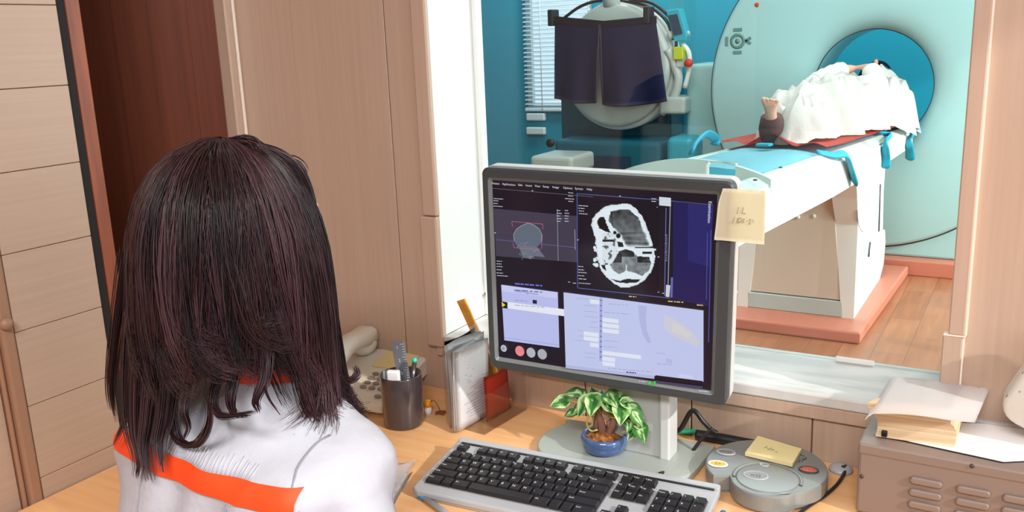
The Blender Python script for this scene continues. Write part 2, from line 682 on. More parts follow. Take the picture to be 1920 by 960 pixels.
struct('wall_passage_front', MT['plaster'], b)

# rest of the control room
b = B()
b.box((-2.6, -1.85, -.1), (XE + .1, YB, 0))
struct('floor', MT['floor'], b)
b = B()
b.box((-2.6, -1.85, HT), (XE + .1, YB, HT + .1))
struct('ceiling', MT['plaster'], b)
b = B()
b.box((-2.6, -1.9, 0), (XE + .1, -1.8, HT))
struct('wall_back', MT['backwall'], b)  # unseen wall, coloured dark to keep its reflection out of the window glass
W0, W1, WZ0, WZ1 = -1.0, 1.28, .95, 2.22     # unseen right wall window, bounds shaped to steer sun and fill
b = B()
b.box((XE, -1.8, 0), (XE + .1, W0, HT))
b.box((XE, W1, 0), (XE + .1, YB, HT))
b.box((XE, W0, 0), (XE + .1, W1, WZ0))
b.box((XE, W0, WZ1), (XE + .1, W1, HT))
struct('wall_right', MT['wall'], b)
b = B()
for y in (W0, W1 - .03):
    b.box((XE + .03, y, WZ0), (XE + .08, y + .03, WZ1))
for z in (WZ0, WZ1 - .03):
    b.box((XE + .03, W0 + .03, z), (XE + .08, W1 - .03, z + .03))
struct('window_2', MT['jamb'], b)

# ------------------------------------------------- the scanner room beyond
XA, XB = -5.2, 2.4
HC = 3.0
b = B()
b.box((XA, YB, -.1), (XB + .1, YE, 0))
struct('floor_scanner_room', MT['floor'], b)
b = B()
b.box((XA, YB, HC), (XB + .1, YE + .1, HC + .1))
struct('ceiling_scanner_room', MT['plaster'], b)
BW = [ony(984, 60, YE).x, ony(1110, 60, YE).x, ony(1000, 208, YE).z, 2.45]   # far window
b = B()
b.box((XA, YE, 0), (BW[0], YE + .1, HC))
b.box((BW[1], YE, 0), (XB + .1, YE + .1, HC))
b.box((BW[0], YE, 0), (BW[1], YE + .1, BW[2]))
b.box((BW[0], YE, BW[3]), (BW[1], YE + .1, HC))
struct('wall_far', MT['teal'], b)
b = B()
b.box((XA - .1, YB, 0), (XA, YE + .1, HC))
struct('wall_far_left', MT['teal'], b)
b = B()
b.box((XB, YB, 0), (XB + .1, 1.9, HC))
b.box((XB, 6.9, 0), (XB + .1, YE, HC))
b.box((XB, 1.9, 0), (XB + .1, 6.9, .85))
b.box((XB, 1.9, 2.8), (XB + .1, 6.9, HC))
struct('wall_far_right', MT['teal'], b)
b = B()
for y in (1.9, 3.55, 5.2, 6.86):
    b.box((XB + .03, y, .85), (XB + .08, y + .04, 2.8))
struct('window_3', MT['jamb'], b)
b = B()
b.box((XA, YB, HT), (XB, YB + .02, HC))
b.box((XE + .1, YB - .02, 0), (XB, YB, HC))
b.box((XA, YB - .02, 0), (-2.6, YB, HC))
struct('wall_partition', MT['plaster'], b)

# far window: frame, pane, venetian blind
b = B()
for x in (BW[0], BW[1] - .05):
    b.box((x, YE + .02, BW[2]), (x + .05, YE + .07, BW[3]))
for z in (BW[2], BW[3] - .05):
    b.box((BW[0] + .05, YE + .02, z), (BW[1] - .05, YE + .07, z + .05))
struct('window_4', MT['jamb'], b)
b = B()
b.box((BW[0] + .05, YE + .04, BW[2] + .05), (BW[1] - .05, YE + .046, BW[3] - .05))
struct('window_5', MT['clearglass'], b)
bl = thing('venetian_blind', 'pale horizontal slat blind hanging at the far teal room window', 'blind', ((BW[0] + BW[1]) / 2, YE - .05, BW[2]))
b = B()
z = BW[2] + .03
while z < BW[3]:
    b.box((BW[0] - .0, -.016, -.0012), (BW[1], .016, .0012), T=M.Translation((0, YE - .03, z)) @ M.Rotation(R(28), 4, 'X'))
    z += .040
b.build('slats', MT['slat'], bl)
b = B()
x = ony(1018, 60, YE).x
for xx in (x, x + .5):
    b.tube([(xx, YE - .055, BW[2] + .02), (xx, YE - .055, BW[3])], .005, 6)
b.build('cord', MT['white'], bl)
b = B()
b.box((BW[0], YE - .05, BW[2] + .0), (BW[1], YE - .02, BW[2] + .022), .004, 1)
b.build('bottom_rail', MT['slat'], bl)
for y in (219, 245):  # solid pale bars standing in for bright sill reflections under the blind
    a, c = ony(988, y, YE - .03), ony(1022, y, YE - .03)
    b = B()
    b.box((a.x, YE - .05, a.z - .035), (c.x, YE - .001, a.z + .035), .012, 3)
    struct('reflection_bar_1' if y == 219 else 'reflection_bar_2', MT['jamb'], b)

# ------------------------------------------------------------ the CT scanner
YF = 5.62
GC = ony(1630, 165, YF)
GC = V((GC.x, YF, GC.z))
GR = .945
ga = thing('ct_scanner', 'large round pale green scanner ring with a wide bore and patient in front', 'scanner', (GC.x, YF + .4, .09))
TG = M.Translation(GC) @ M.Rotation(PI / 2, 4, 'X')        # lathe z -> towards the viewer (-y)
b = B()
rb = .335
prof = [(rb, -.10), (rb + .006, -.075), (rb + .02, -.05), (rb + .05, -.026), (rb + .09, -.010), (rb + .14, -.002), (rb + .2, 0), (GR - .02, 0), (GR - .006, -.004), (GR, -.014), (GR, -.06)]
b.lathe(prof, 128, TG)
b.build('front_cover', MT['gantry'], ga)
b = B()
b.lathe([(GR + .004, -.035), (GR + .012, -.035), (GR + .012, -.07), (GR + .004, -.07)], 128, TG)
b.build('cover_joint', MT['gantry_line'], ga)
b = B()
b.lathe([(rb, -.10), (rb, -.62), (rb + .05, -.70), (rb + .2, -.72)], 96, TG)
b.build('bore_liner', MT['gantry'], ga)
b = B()
b.lathe([(rb + .001, -.098), (rb - .004, -.098), (rb - .004, -.112), (rb + .001, -.112)], 96, TG)
b.build('bore_ring', MT['gantry_line'], ga)
b = B()
b.lathe([(GR, -.06), (GR - .01, -.62), (GR - .08, -.71), (rb + .2, -.72)], 128, TG)
b.build('ring_housing', MT['gantry'], ga)
b = B()
hx = .82
b.prism(rrect(GC.x - hx - .04, GC.x + hx, YF + .035, YF + .66, .05), .09, .62, bev=.015)
b.build('lower_cover', MT['gantry'], ga)
q0, q1 = ony(1291, 120, YF + .25), ony(1332, 120, YF + .25)
b = B()
b.box((q0.x, YF + .2, .09), (q1.x + .16, YF + .6, q0.z), .03, 3)
b.build('side_cabinet', MT['gantry'], ga)
# laser window mark: ring, centre dot and four bars
e = ony(1383, 77, YF - .001)
b = B()
TE = M.Translation((e.x, YF - .0015, e.z)) @ M.Rotation(PI / 2, 4, 'X')
b.lathe([(.028, 0), (.028, .002), (.047, .002), (.047, 0)], 40, TE)
b.lathe([(0, .002), (.016, .002), (.016, 0)], 24, TE)
for a in (0, PI / 2, PI, 1.5 * PI):
    Tq = TE @ M.Rotation(a, 4, 'Z')
    if a:
        b.box((.058, -.028, 0), (.078, .028, .003), .003, 1, T=Tq)
    else:
        for s in (-1, 1):
            b.box((-.006, -.009, 0), (.036, .009, .003), .002, 1, T=Tq @ M.Translation((.052, 0, 0)) @ M.Rotation(s * .55, 4, 'Z'))
b.build('emblem', MT['emblem'], ga)
e = ony(1419, 9, YF - .001)
b = B()
b.ball((e.x, YF, e.z), (.014, .008, .014))
b.build('indicator_lamp', MT['redlamp'], ga)
b = B()
b.prism(rrect(-1.9, .15, YF - .06, YF + .8, .02), 0, .09, bev=.006)
solid('scanner_plinth', MT['plinth'], 'pink brown floor plinth beneath the round scanner ring', 'plinth', b)

# ------------------------------------------------------------ the CT table
O = V((-.70, 2.73, .955))
eu = V((.087, 2.57, -.11)).normalized()
ev = V((-eu.y, eu.x, 0)).normalized()
ew = eu.cross(ev)
TT = M(((eu.x, ev.x, ew.x, O.x), (eu.y, ev.y, ew.y, O.y), (eu.z, ev.z, ew.z, O.z), (0, 0, 0, 1)))
TW = .52                                     # table width


def L(u, v, w):
    return O + eu * u + ev * v + ew * w


ta = thing('ct_table', 'long white patient table reaching into the round scanner ring', 'table', (-.95, 4.8, .06))
b = B()
rings = []
for u, h, w0 in ((-.55, .10, -.01), (-.5, .13, 0), (0, .13, 0), (.9, .128, 0), (1.6, .115, 0), (2.2, .09, 0), (2.75, .07, 0), (2.8, .06, -.008)):
    rings.append([L(u, v, w) for v, w in ((0, w0), (.0, -h), (.03, -h - .02), (TW - .03, -h - .02), (TW, -h), (TW, w0), (TW - .012, .012), (TW - .05, .034), (TW - .06, .030), (TW - .075, .0), (.075, .0), (.06, .030), (.05, .034), (.012, .012))])
b.loft(rings, smooth=False)
b.build('table_frame', MT['tablewhite'], ta)
b = B()
for s in (0, 1):
    y0, y1 = (.004, .058) if s == 0 else (TW - .058, TW - .004)
    pr_ = [(y0, .0125), (y0 + .042, .036), (y1, .036), (y1, .030)] if s == 0 else [(y1, .0125), (y0 + .012, .036), (y0, .036), (y0, .030)]
    b.loft([[L(u, v, w) for v, w in pr_] for u in (-.5, 2.78)], smooth=False)
b.build('side_rail', MT['tablegrey'], ta)
b = B()
b.sheet(lambda a, c: L(.16 + 2.62 * a, .062 + (TW - .124) * c, .046 + .006 * noise.noise(V((a * 9, c * 3, 0))) - .016 * abs(2 * c - 1) ** 4), 60, 14, .03)
b.build('mattress', MT['mattress'], ta)
# arched end board with a handle slot
ub = .05
b = B()
out = []
n = 24
for i in range(n + 1):
    t = i / n
    out.append((.0 + (TW) * t, .03 + .055 * math.sin(PI * t) ** .8))
out = out + [(TW, -.03), (0, -.03)]
TBd = M(((ev.x, ew.x, -eu.x, L(ub, 0, 0).x), (ev.y, ew.y, -eu.y, L(ub, 0, 0).y), (ev.z, ew.z, -eu.z, L(ub, 0, 0).z), (0, 0, 0, 1)))
hole = [onplane(x, y, L(ub, 0, 0), eu) for x, y in ((1327, 304), (1378, 309), (1380, 345), (1327, 340))]
hl = [((h - L(ub, 0, 0)).dot(ev), (h - L(ub, 0, 0)).dot(ew)) for h in hole]
v0, v1 = min(h[0] for h in hl), max(h[0] for h in hl)
w0, w1 = -.015, max(h[1] for h in hl)
top = [p_ for p_ in out[:n + 1]]


def topw(v):
    return .03 + .055 * math.sin(PI * min(max(v / TW, 0), 1)) ** .8


def strip(va, vb, wa, wb_fn, k=10):
    o = [(va + (vb - va) * i / k, wb_fn(va + (vb - va) * i / k)) for i in range(k + 1)]
    return [(va, wa), (vb, wa)] + list(reversed(o))


b.prism(strip(0, v0, -.03, topw), -.011, .011, TBd)
b.prism(strip(v1, TW, -.03, topw), -.011, .011, TBd)
b.prism(strip(v0, v1, w1, topw), -.011, .011, TBd)
b.prism(strip(v0, v1, -.03, lambda v: w0), -.011, .011, TBd)
bmesh.ops.remove_doubles(b.bm, verts=b.bm.verts, dist=1e-5)
bmesh.ops.recalc_face_normals(b.bm, faces=b.bm.faces)
eb = b.build('end_board', MT['tablegrey'], ta)
b = B()
b.tube([L(ub - .012, v1 - .004, w0), L(ub - .012, v1 - .004, w1 - .006), L(ub - .012, v1 - .012, w1)], .006, 8)
b.build('handle_rim', MT['tablewhite'], eb)
for uu, vv in ((.34, .055), (.06, .03), (-.05, .022)):
    b = B()
    q = L(uu, vv, .036)
    b.lathe([(0, .005), (.006, .004), (.007, 0)], 14, M.Translation(q))
    b.build('rail_bolt', MT['boxdark'], ta)
# pedestal: beige front cover, white side covers that flare into the table
px0, px1 = -.72, -1.19
YP, YQ = 4.40, 5.32
b = B()
b.prism([(-1.20, 0), (-.735, 0), (-.80, .72), (-1.14, .72)], -.9, .0, M.Translation((0, YP + .012, .06)) @ M.Rotation(PI / 2, 4, 'X'))
b.build('pedestal_core', MT['beigepanel'], ta)
b = B()
b.prism([(-1.205, .085), (-.752, .085), (-.808, .56), (-.815, .64), (-1.13, .64)], 0, .014, M.Translation((0, YP + .010, .06)) @ M.Rotation(PI / 2, 4, 'X'), bev=.003, seg=1)
fc = b.build('front_cover', MT['beigepanel'], ta)
b = B()
b.prism([(-1.205, 0), (-.74, 0), (-.747, .08), (-1.205, .08)], 0, .02, M.Translation((0, YP + .010, .06)) @ M.Rotation(PI / 2, 4, 'X'), bev=.003, seg=1)
b.build('front_kickplate', MT['tablegrey'], ta)
for x, y in ((1526, 405), (1380, 547), (1553, 568), (1496, 407)):
    q = ony(x, y, YP - .004)
    b = B()
    b.lathe([(0, .006), (.009, .005), (.011, 0)], 16, M.Translation(q) @ M.Rotation(PI / 2, 4, 'X'))
    b.build('cover_screw', MT['tablewhite'], fc)
for s in (1, -1):
    # side profile in (y,z), leaning slightly in towards the top
    pr_ = [(YP - .01, .06), (YQ - .12, .06), (YQ, .12), (YQ + .03, .24), (YQ - .02, .32), (YQ - .10, .33), (YQ - .14, .55), (YQ - .12, .74), (YQ - .04, .80), (YP + .30, .83), (YP - .06, .84), (YP - .12, .80), (YP - .05, .66), (YP + .0, .52)]
    b = B()
    lean = lambda z: (.0 if z > .66 else (.66 - z) * .105)
    base = -.811 if s == 1 else -1.143
    outer = lambda z: (-.690 if s == 1 else -1.262) - s * z * .01
    rings = []
    for k in (0, 1):
        rings.append([((outer(z) if k else base + s * lean(z)), y, z) for y, z in pr_])
    b.loft(rings, smooth=False)
    o = b.build('side_cover', MT['tablewhite'], ta)
    if s == 1:
        b = B()
        X = lambda z: outer(z) + .0005
        arc = [(YP + .02 + .20 * (1 - math.cos(t)) * 1.5 - .05, .60 - .15 * math.sin(t)) for t in [i / 14 * PI * .55 for i in range(15)]]
        b.tube([(X(z), y, z) for y, z in arc], .004, 6)
        b.build('cover_joint', MT['tablegrey'], o)
        b = B()
        b.tube([(X(z), YQ - .28 + (.5 - z) * .1, z) for z in (.62, .5, .36)], .007, 6)
        b.build('cover_slot', MT['gantry_line'], o)
        b = B()
        b.tube([(X(z), YP + .34 + d_, z) for z, d_ in ((.36, .03), (.33, .01), (.29, 0))], .008, 6)
        b.build('cover_slot', MT['gantry_line'], o)
b = B()
b.prism([(-1.35, 4.19), (-.628, 4.19), (-.585, 5.545), (-1.35, 5.545)], 0, .06, bev=.012, seg=3)
solid('table_plinth', MT['plinth'], 'pink brown floor plinth beneath the white patient table pedestal', 'plinth', b)
# straps hanging over the near edge, one loop on the far edge
for pts in ([(1562, 282), (1585, 290), (1595, 315), (1604, 345)], [(1652, 259), (1660, 268), (1661, 295), (1660, 316)], [(1700, 240), (1706, 262), (1706, 285), (1707, 300)]):
    q = [onx(x, y, -.685 + .0 * i) for i, (x, y) in enumerate(pts)]
    a = onx(pts[1][0], pts[1][1], -.66)
    uu = (onx(pts[0][0], pts[0][1], -.675) - O).dot(eu)
    tt = O + eu * uu
    line = [L(uu - .02, .06, .05), L(uu + .03, .01, .035)]
    for (x, y) in pts[1:]:
        h = onplane(x, y, L(0, -.018, 0), ev)
        line.append(h)
    line = catmull(line, 18)
    b = B()
    b.tube(line, [.012 + .016 * (i / 17) for i in range(17)] + [.015], 10, flat=.45)
    b.build('strap', MT['strap'], ta)
line = catmull([onplane(x, y, L(0, TW - .02, 0), ev) for x, y in ((1296, 286), (1305, 268), (1325, 251), (1343, 262), (1340, 270))], 18)
b = B()
b.tube(line, .02, 10, flat=.4)
b.build('strap', MT['strap'], ta)


# --------------------------------------------------- bodies grown from bones
def grow(bones, root, sub=2, T=None):
    """bones: list of chains of (point, radius[, radius2]); chains share joints by equal points"""
    pts, rad, edges, idx = [], [], [], {}
    for ch in bones:
        last = None
        for j in ch:
            p = tuple(round(c, 5) for c in j[0])
            if p not in idx:
                idx[p] = len(pts)
                pts.append(p)
                rad.append((j[1], j[2] if len(j) > 2 else j[1]))
            if last is not None:
                edges.append((last, idx[p]))
            last = idx[p]
    me = bpy.data.meshes.new('bones')
    me.from_pydata([V(p) for p in pts], edges, [])
    o = bpy.data.objects.new('bones', me)
    C.objects.link(o)
    md = o.modifiers.new('s', 'SKIN')
    md.use_smooth_shade = True
    sk = me.skin_vertices[0].data
    rp = tuple(round(c, 5) for c in root)
    for i, q in enumerate(sk):
        q.radius = rad[i]
        q.use_root = (i == idx[rp])
    ms = o.modifiers.new('d', 'SUBSURF')
    ms.levels = sub
    ms.render_levels = sub
    dg = bpy.context.evaluated_depsgraph_get()
    ev_ = o.evaluated_get(dg)
    t = bmesh.new()
    t.from_mesh(ev_.to_mesh())
    ev_.to_mesh_clear()
    bpy.data.objects.remove(o)
    bpy.data.meshes.remove(me)
    for f in t.faces:
        f.smooth = True
    if T is not None:
        bmesh.ops.transform(t, matrix=T, verts=t.verts)
    return t


def fused(shapes, voxel, smooth=6, noise_amp=0., nscale=10.):
    """shapes fused into one skin (voxel remesh), smoothed"""
    me = bpy.data.meshes.new('fuse')
    shapes.bm.to_mesh(me)
    shapes.bm.free()
    o = bpy.data.objects.new('fuse', me)
    C.objects.link(o)
    m1 = o.modifiers.new('r', 'REMESH')
    m1.mode = 'VOXEL'
    m1.voxel_size = voxel
    m1.use_smooth_shade = True
    m2 = o.modifiers.new('s', 'SMOOTH')
    m2.iterations = smooth
    m2.factor = .5
    dg = bpy.context.evaluated_depsgraph_get()
    ev_ = o.evaluated_get(dg)
    t = bmesh.new()
    t.from_mesh(ev_.to_mesh())
    ev_.to_mesh_clear()
    bpy.data.objects.remove(o)
    for f in t.faces:
        f.smooth = True
    return t


# ------------------------------------------------------------ the patient
pa = thing('person', 'patient lying on the scanner table under a white sheet, bare foot showing', 'person', L(1.9, .26, .06))
hd = (2.97, .25, .30)
PB = (1.95, .26, .19)
HN, HF = (2.50, .215, .372), (2.50, .295, .366)
FA, FB = (1.09, .235, .11), (.985, .285, .215)
bones = [
    [(PB, .12, .07), ((2.15, .26, .20), .12, .08), ((2.38, .26, .205), .13, .08), ((2.56, .26, .21), .11, .075), ((2.68, .26, .225), .055), ((2.77, .255, .25), .055), (hd, .085, .10), ((3.04, .25, .295), .07, .085)],
    [(PB, .12, .07), ((1.86, .23, .14), .062), ((1.52, .245, .115), .045), ((1.20, .24, .09), .032), ((1.12, .235, .085), .030), ((1.095, .235, .10), .026), (FA, .020, .022)],
    [(PB, .12, .07), ((1.86, .35, .14), .062), ((1.52, .35, .12), .045), ((1.20, .31, .11), .036), ((1.06, .295, .115), .036), ((1.01, .29, .165), .028), (FB, .021, .027)],
    [((2.56, .26, .21), .11, .075), ((2.60, .13, .20), .045), ((2.38, .085, .16), .036), ((2.32, .10, .22), .032), ((2.40, .15, .325), .027), ((2.45, .185, .36), .030, .018), (HN, .034, .016)],
    [((2.56, .26, .21), .11, .075), ((2.60, .40, .22), .05), ((2.36, .465, .20), .040), ((2.31, .43, .29), .034), ((2.42, .365, .345), .029), ((2.46, .325, .358), .030, .018), (HF, .034, .016)],
]
for (bx, by, bz), s in ((HN, 1), (HF, -1)):
    for k, (ln, off) in enumerate(((.062, -.027), (.072, -.009), (.068, .009), (.054, .026))):
        c0 = (bx, by, bz)
        bones.append([(c0, .034, .016), ((bx + off * .6 + .012, by + s * .025, bz + .004), .0095), ((bx + off * .75 + .016, by + s * (.025 + ln * .5), bz + .002), .0088), ((bx + off * .8 + .016, by + s * (.025 + ln), bz - .012), .0075)])
    bones.append([((bx - .04, by - s * .025, bz), .032, .018), ((bx - .062, by + s * .0, bz + .008), .0105), ((bx - .068, by + s * .03, bz + .006), .009)])
for (tx, ty, tz), s in ((FA, 1), (FB, -1)):
    for k in range(5):
        d_ = (k - 2) * .014 * s
        bones.append([((tx, ty, tz), .026, .03), ((tx - .004, ty + d_, tz + .024), .0095 if k else .013), ((tx - .010, ty + d_ * 1.05, tz + .042 - .003 * k), .008 if k else .011)])
b = B()
b.add(grow(bones, PB, 2, TT))
H = TT @ M.Translation(hd)
for f in ((.02, 0, .102), (-.0, 0, .0)):
    pass
b.ball((-.015, 0, .100), (.020, .012, .020), H)                        # nose
for s in (-1, 1):
    b.ball((.03, .034 * s, .088), (.010, .014, .008), H)               # brow and lid
    b.ball((-.01, .083 * s, .0), (.028, .012, .018), H)                # ear
b.ball((-.055, 0, .086), (.007, .022, .008), H)                        # mouth
b.build('body', MT['skin'], pa)
b = B()
b.sheet(lambda a, c: H @ V((.03 + .088 * math.sin(a * 2.2 - .6) * 1.0, .098 * math.cos(PI * c) * (1 - .25 * a), (.115 - .10 * (1 - math.sin(PI * c)) - .06 * a) if False else .112 * math.sin(PI * c) * math.cos(a * 1.2 - .5) + .0)), 14, 18, .012)
b.build('hair', MT['navydark'], pa)
b = B()
b.tube([L(1.24, .315, .135), L(1.12, .30, .115), L(1.07, .295, .105), L(1.03, .29, .135), L(1.012, .288, .175)], [.052, .054, .058, .054, .044], 16)
b.build('sock', MT['darkcloth'], pa)


def table(P, u):
    for (a, x), (c, y) in zip(P, P[1:]):
        if u <= c:
            t = max(0, (u - a) / (c - a))
            t = t * t * (3 - 2 * t)
            return x + (y - x) * t
    return P[-1][1]


HP = [(1.0, .20), (1.12, .205), (1.3, .20), (1.5, .25), (1.75, .27), (2.0, .295), (2.25, .305), (2.5, .325), (2.65, .335), (2.8, .315), (2.95, .25)]
NE = [(1.0, .21), (1.1, .17), (1.3, .145), (1.55, .125), (1.8, .10), (2.2, .03), (2.6, -.03), (2.95, -.01)]
FE = [(1.0, .265), (1.12, .30), (1.25, .42), (1.5, .49), (2.5, .50), (2.95, .45)]


def sheetfn(a, c):
    u = 1.02 + 1.88 * a
    v0, v1 = table(NE, u) + .012 * math.sin(u * 17) + .012 * math.sin(u * 31 + 1), table(FE, u)
    s_ = 2 * c - 1
    body = max(0, 1 - abs(s_) ** 3.2) ** .75
    k = 1.
    if a < .05:
        k = math.sqrt(max(0, 1 - (1 - a / .05) ** 2))
    v = v0 + (v1 - v0) * c
    q = V((u * 3.0 + v * 2.4, v * 6 - u * 2.2, 1.7))
    fold = -abs(noise.noise(q)) ** .8 * .085 - abs(noise.noise(q * 2.3 + V((3, 1, 0)))) ** .8 * .055 + .050
    fold += .014 * math.sin(v * 42 + 6 * noise.noise(V((u * 2.4, v * 2, 9))))
    fold += .016 * math.sin((u * .9 + v * 1.7) * 24 + 4 * noise.noise(V((u * 3, v * 3, 5))))
    side = noise.noise(V((u * 11, v * 5, 7))) * .03 + .018 * math.sin(u * 38 + 5 * v + 2 * noise.noise(V((u * 5, v, 2))))
    w = .060 + (table(HP, u) - .06) * body * k + fold * (.25 + .75 * body) * k
    w = max(w, .060 + .010 * abs(noise.noise(V((u * 9, v * 9, 2)))))
    v += side * (1 - body) * .6 * (1 if s_ < 0 else -1)
    if v < .015:
        w -= (.015 - v) * .9
    w -= .060 * math.exp(-((u - 2.47) / .11) ** 2 - ((v - .17) / .10) ** 2)
    return L(u - .012 * (1 - k) + .01 * noise.noise(V((v * 14, w * 12, 3))) * (a < .1), v, w)


b = B()
b.sheet(sheetfn, 130, 64, .005)
b.build('sheet', MT['sheet'], pa)
# arms in white gown sleeves, peaked collar behind the hands
for pts in ([L(2.60, .42, .22), L(2.46, .475, .22), L(2.36, .475, .22), L(2.31, .445, .285), L(2.34, .41, .315)], [L(2.40, .09, .17), L(2.33, .10, .22), L(2.36, .125, .275), L(2.41, .155, .328), L(2.445, .18, .352)], [L(2.31, .43, .29), L(2.37, .395, .32), L(2.43, .35, .348), L(2.46, .33, .355)]):
    b = B()
    b.tube(catmull(pts, 14), [.058 - .012 * i / 13 + .003 * math.sin(i * 2.1) for i in range(14)], 16)
    b.build('gown_sleeve', MT['sheet'], pa)
b = B()
b.loft([[L(2.62 + .05 * i, -.02 + .1 * i, .05 + .02 * i), L(2.75 + .05 * i, -.045 + .1 * i, .03), L(2.86, .02 + .1 * i, .05), L(2.74, .08 + .1 * i, .13 - .02 * i)] for i in (0, 1)], smooth=False)
b.build('blue_lining', MT['bluegown'], pa)

# red vinyl support mat and blue headrest
b = B()


def redfn(a, c):
    u = .92 + 1.95 * a
    v = .02 + .49 * c
    lift = .05 * max(0, 1 - a / .18) * (1 - abs(2 * c - 1) ** 2) * abs(math.sin(c * 7 + 1))
    if a < .3:
        u += .10 * c
    return L(u, v, .056 + lift + .014 * (abs(2 * c - 1) > .93))


b.sheet(redfn, 40, 24, .010)
solid('support_mat', MT['redmat'], 'red vinyl mat on the light blue pad under the lying patient', 'mat', b)
b = B()
b.box((-.03, -.028, 0), (.03, .028, .012), .004, 2, T=TT @ M.Translation((.90, .28, .062)))
solid('mat_buckle', MT['strap'], 'blue buckle tab at the foot end of the red mat', 'buckle', b)
b = B()
b.prism([(2.78, .03), (3.10, .09), (3.10, .43), (2.78, .49)], .046, .19, TT, bev=.02, seg=3)
solid('headrest', MT['strap'], 'blue foam headrest under the patient inside the scanner ring', 'headrest', b)

# ----------------------------------------------- round machine with the aprons
YM = 5.75
mc = ony(1150, 125, YM)
gm = thing('x_ray_machine', 'round grey detector machine on a dark teal stand in the corner of the teal room', 'machine', (mc.x, YM, 0))
TM = M.Translation(mc) @ M.Rotation(R(-4), 4, 'Z') @ M.Rotation(PI / 2, 4, 'X')
rm = .41
b = B()
b.lathe([(0, .02), (rm * .7, .018), (rm - .03, .008), (rm - .008, 0), (rm, -.018), (rm, -.05)], 72, TM)
b.build('detector_face', MT['machine'], gm)
b = B()
b.lathe([(rm, -.05), (rm + .022, -.055), (rm + .028, -.075), (rm + .028, -.15), (rm - .02, -.20), (0, -.20)], 72, TM)
b.build('detector_drum', MT['tablewhite'], gm)


def P_(x, y, Y=YM):
    return ony(x, y, Y)


b = B()
q0, q1 = P_(1057, 186, YM + .36), P_(1262, 300, YM + .36)
b.box((q0.x, YM + .30, q1.z - .3), (q1.x, YM + .60, q0.z + .25), .02, 2)
b.build('stand_back', MT['tealmachine'], gm)
b = B()
q0, q1 = P_(1257, -30, YM + .40), P_(1288, 240, YM + .40)
b.box((q0.x, YM + .32, 0), (q1.x, YM + .62, q0.z), .015, 2)
b.build('column', MT['teallight'], gm)
b = B()
q0, q1 = P_(1038, 262, YM - .1), P_(1238, 330, YM - .1)
b.box((q0.x, YM - .1, 0), (q1.x, YM + .62, q0.z), .03, 3)
ft = b.build('stand_foot', MT['tealmachine'], gm)
b = B()
q0, q1 = P_(1085, 290, YM - .105), P_(1183, 340, YM - .105)
b.box((q0.x, YM - .112, q1.z), (q1.x, YM - .1, q0.z), .004, 1)
b.build('vent_panel', MT['lcd'], ft)
b = B()
q0 = P_(1242, 258, YM - .15)
b.box((q0.x, YM - .1, .1), (q0.x + .2, YM + .3, q0.z), .05, 4)
b.build('foot_cover', MT['teallight'], gm)
b = B()
q0 = P_(1033, 268, YM - .11)
b.lathe([(0, .02), (.03, .02), (.03, 0)], 20, M.Translation(q0) @ M.Rotation(PI / 2, 4, 'X'))
b.build('foot_knob', MT['black'], gm)
b = B()
b.tube([P_(1148, 12, YM + .05), P_(1143, -40, YM + .05)], .062, 16)
b.build('hanger_post', MT['machine'], gm)
hs = catmull([P_(1050, 40, YM + .1), P_(1085, 14, YM + .08), P_(1120, 2, YM + .06), P_(1165, 2, YM + .06), P_(1215, 12, YM + .02), P_(1250, 40, YM), P_(1262, 75, YM)], 30)
hs2 = catmull([P_(1180, 0, YM + .04), P_(1222, 6, YM + .0), P_(1258, 36, YM + .0), P_(1268, 80, YM), P_(1262, 120, YM), P_(1266, 160, YM), P_(1254, 188, YM)], 30)
for h in (hs, hs2):
    b = B()
    b.tube(h, .011, 8)
    b.build('hose', MT['cable'], gm)
# control head on the right
b = B()
b.prism([(P_(x, y, YM).x, P_(x, y, YM).z) for x, y in ((1252, 20), (1277, 16), (1292, 68), (1290, 76), (1268, 78))], -.09, 0, M.Translation((0, YM - .04, 0)) @ M.Rotation(PI / 2, 4, 'X'), bev=.006, seg=2)
ch = b.build('control_head', MT['teallight'], gm)
b = B()
b.prism([(P_(x, y, YM).x, P_(x, y, YM).z) for x, y in ((1257, 29), (1274, 26), (1284, 63), (1268, 67))], 0, .004, M.Translation((0, YM - .042, 0)) @ M.Rotation(PI / 2, 4, 'X'))
b.build('display', MT['lcd'], ch)
b = B()
q = P_(1258, 66)
b.ball(q, (.03, .03, .03))
b.build('knob', MT['machine'], gm)
b = B()
b.ball(P_(1290, 62), (.014, .014, .014))
b.build('knob', MT['machine'], gm)
b = B()
q0, q1 = P_(1262, 88, YM - .05), P_(1280, 112, YM - .05)
b.box((q0.x, YM - .05, q1.z), (q1.x, YM + .02, q0.z), .005, 1)
b.build('label', MT['lime'], gm)
arc = catmull([P_(1252, 92, YM - .02), P_(1264, 118, YM), P_(1272, 150, YM), P_(1262, 185, YM), P_(1240, 212, YM)], 20)
b = B()
b.tube(arc, .03, 12)
b.build('side_arm', MT['machine'], gm)
b = B()
b.tube(catmull([P_(1280, 82, YM), P_(1292, 100, YM), P_(1292, 130, YM), P_(1284, 165, YM)], 16), .016, 10)
b.build('grab_rail', MT['tablewhite'], gm)
b = B()
q0, q1 = P_(1236, 182, YM - .04), P_(1285, 214, YM - .04)
b.box((q0.x, YM - .05, q1.z), (q1.x, YM + .2, q0.z), .02, 3)
b.build('side_bracket', MT['machine'], gm)
b = B()
q = P_(1292, 118, YM - .02)
b.lathe([(0, .03), (.025, .028), (.028, 0)], 20, M.Translation(q) @ M.Rotation(PI / 2, 4, 'X'))
b.build('stop_knob', MT['redlamp'], gm)
b = B()
q0, q1 = P_(1268, 112, YM - .02), P_(1284, 126, YM - .02)
b.box((q0.x, YM - .03, q1.z), (q1.x, YM + .02, q0.z), .006, 2)
b.build('knob_base', MT['machine'], gm)

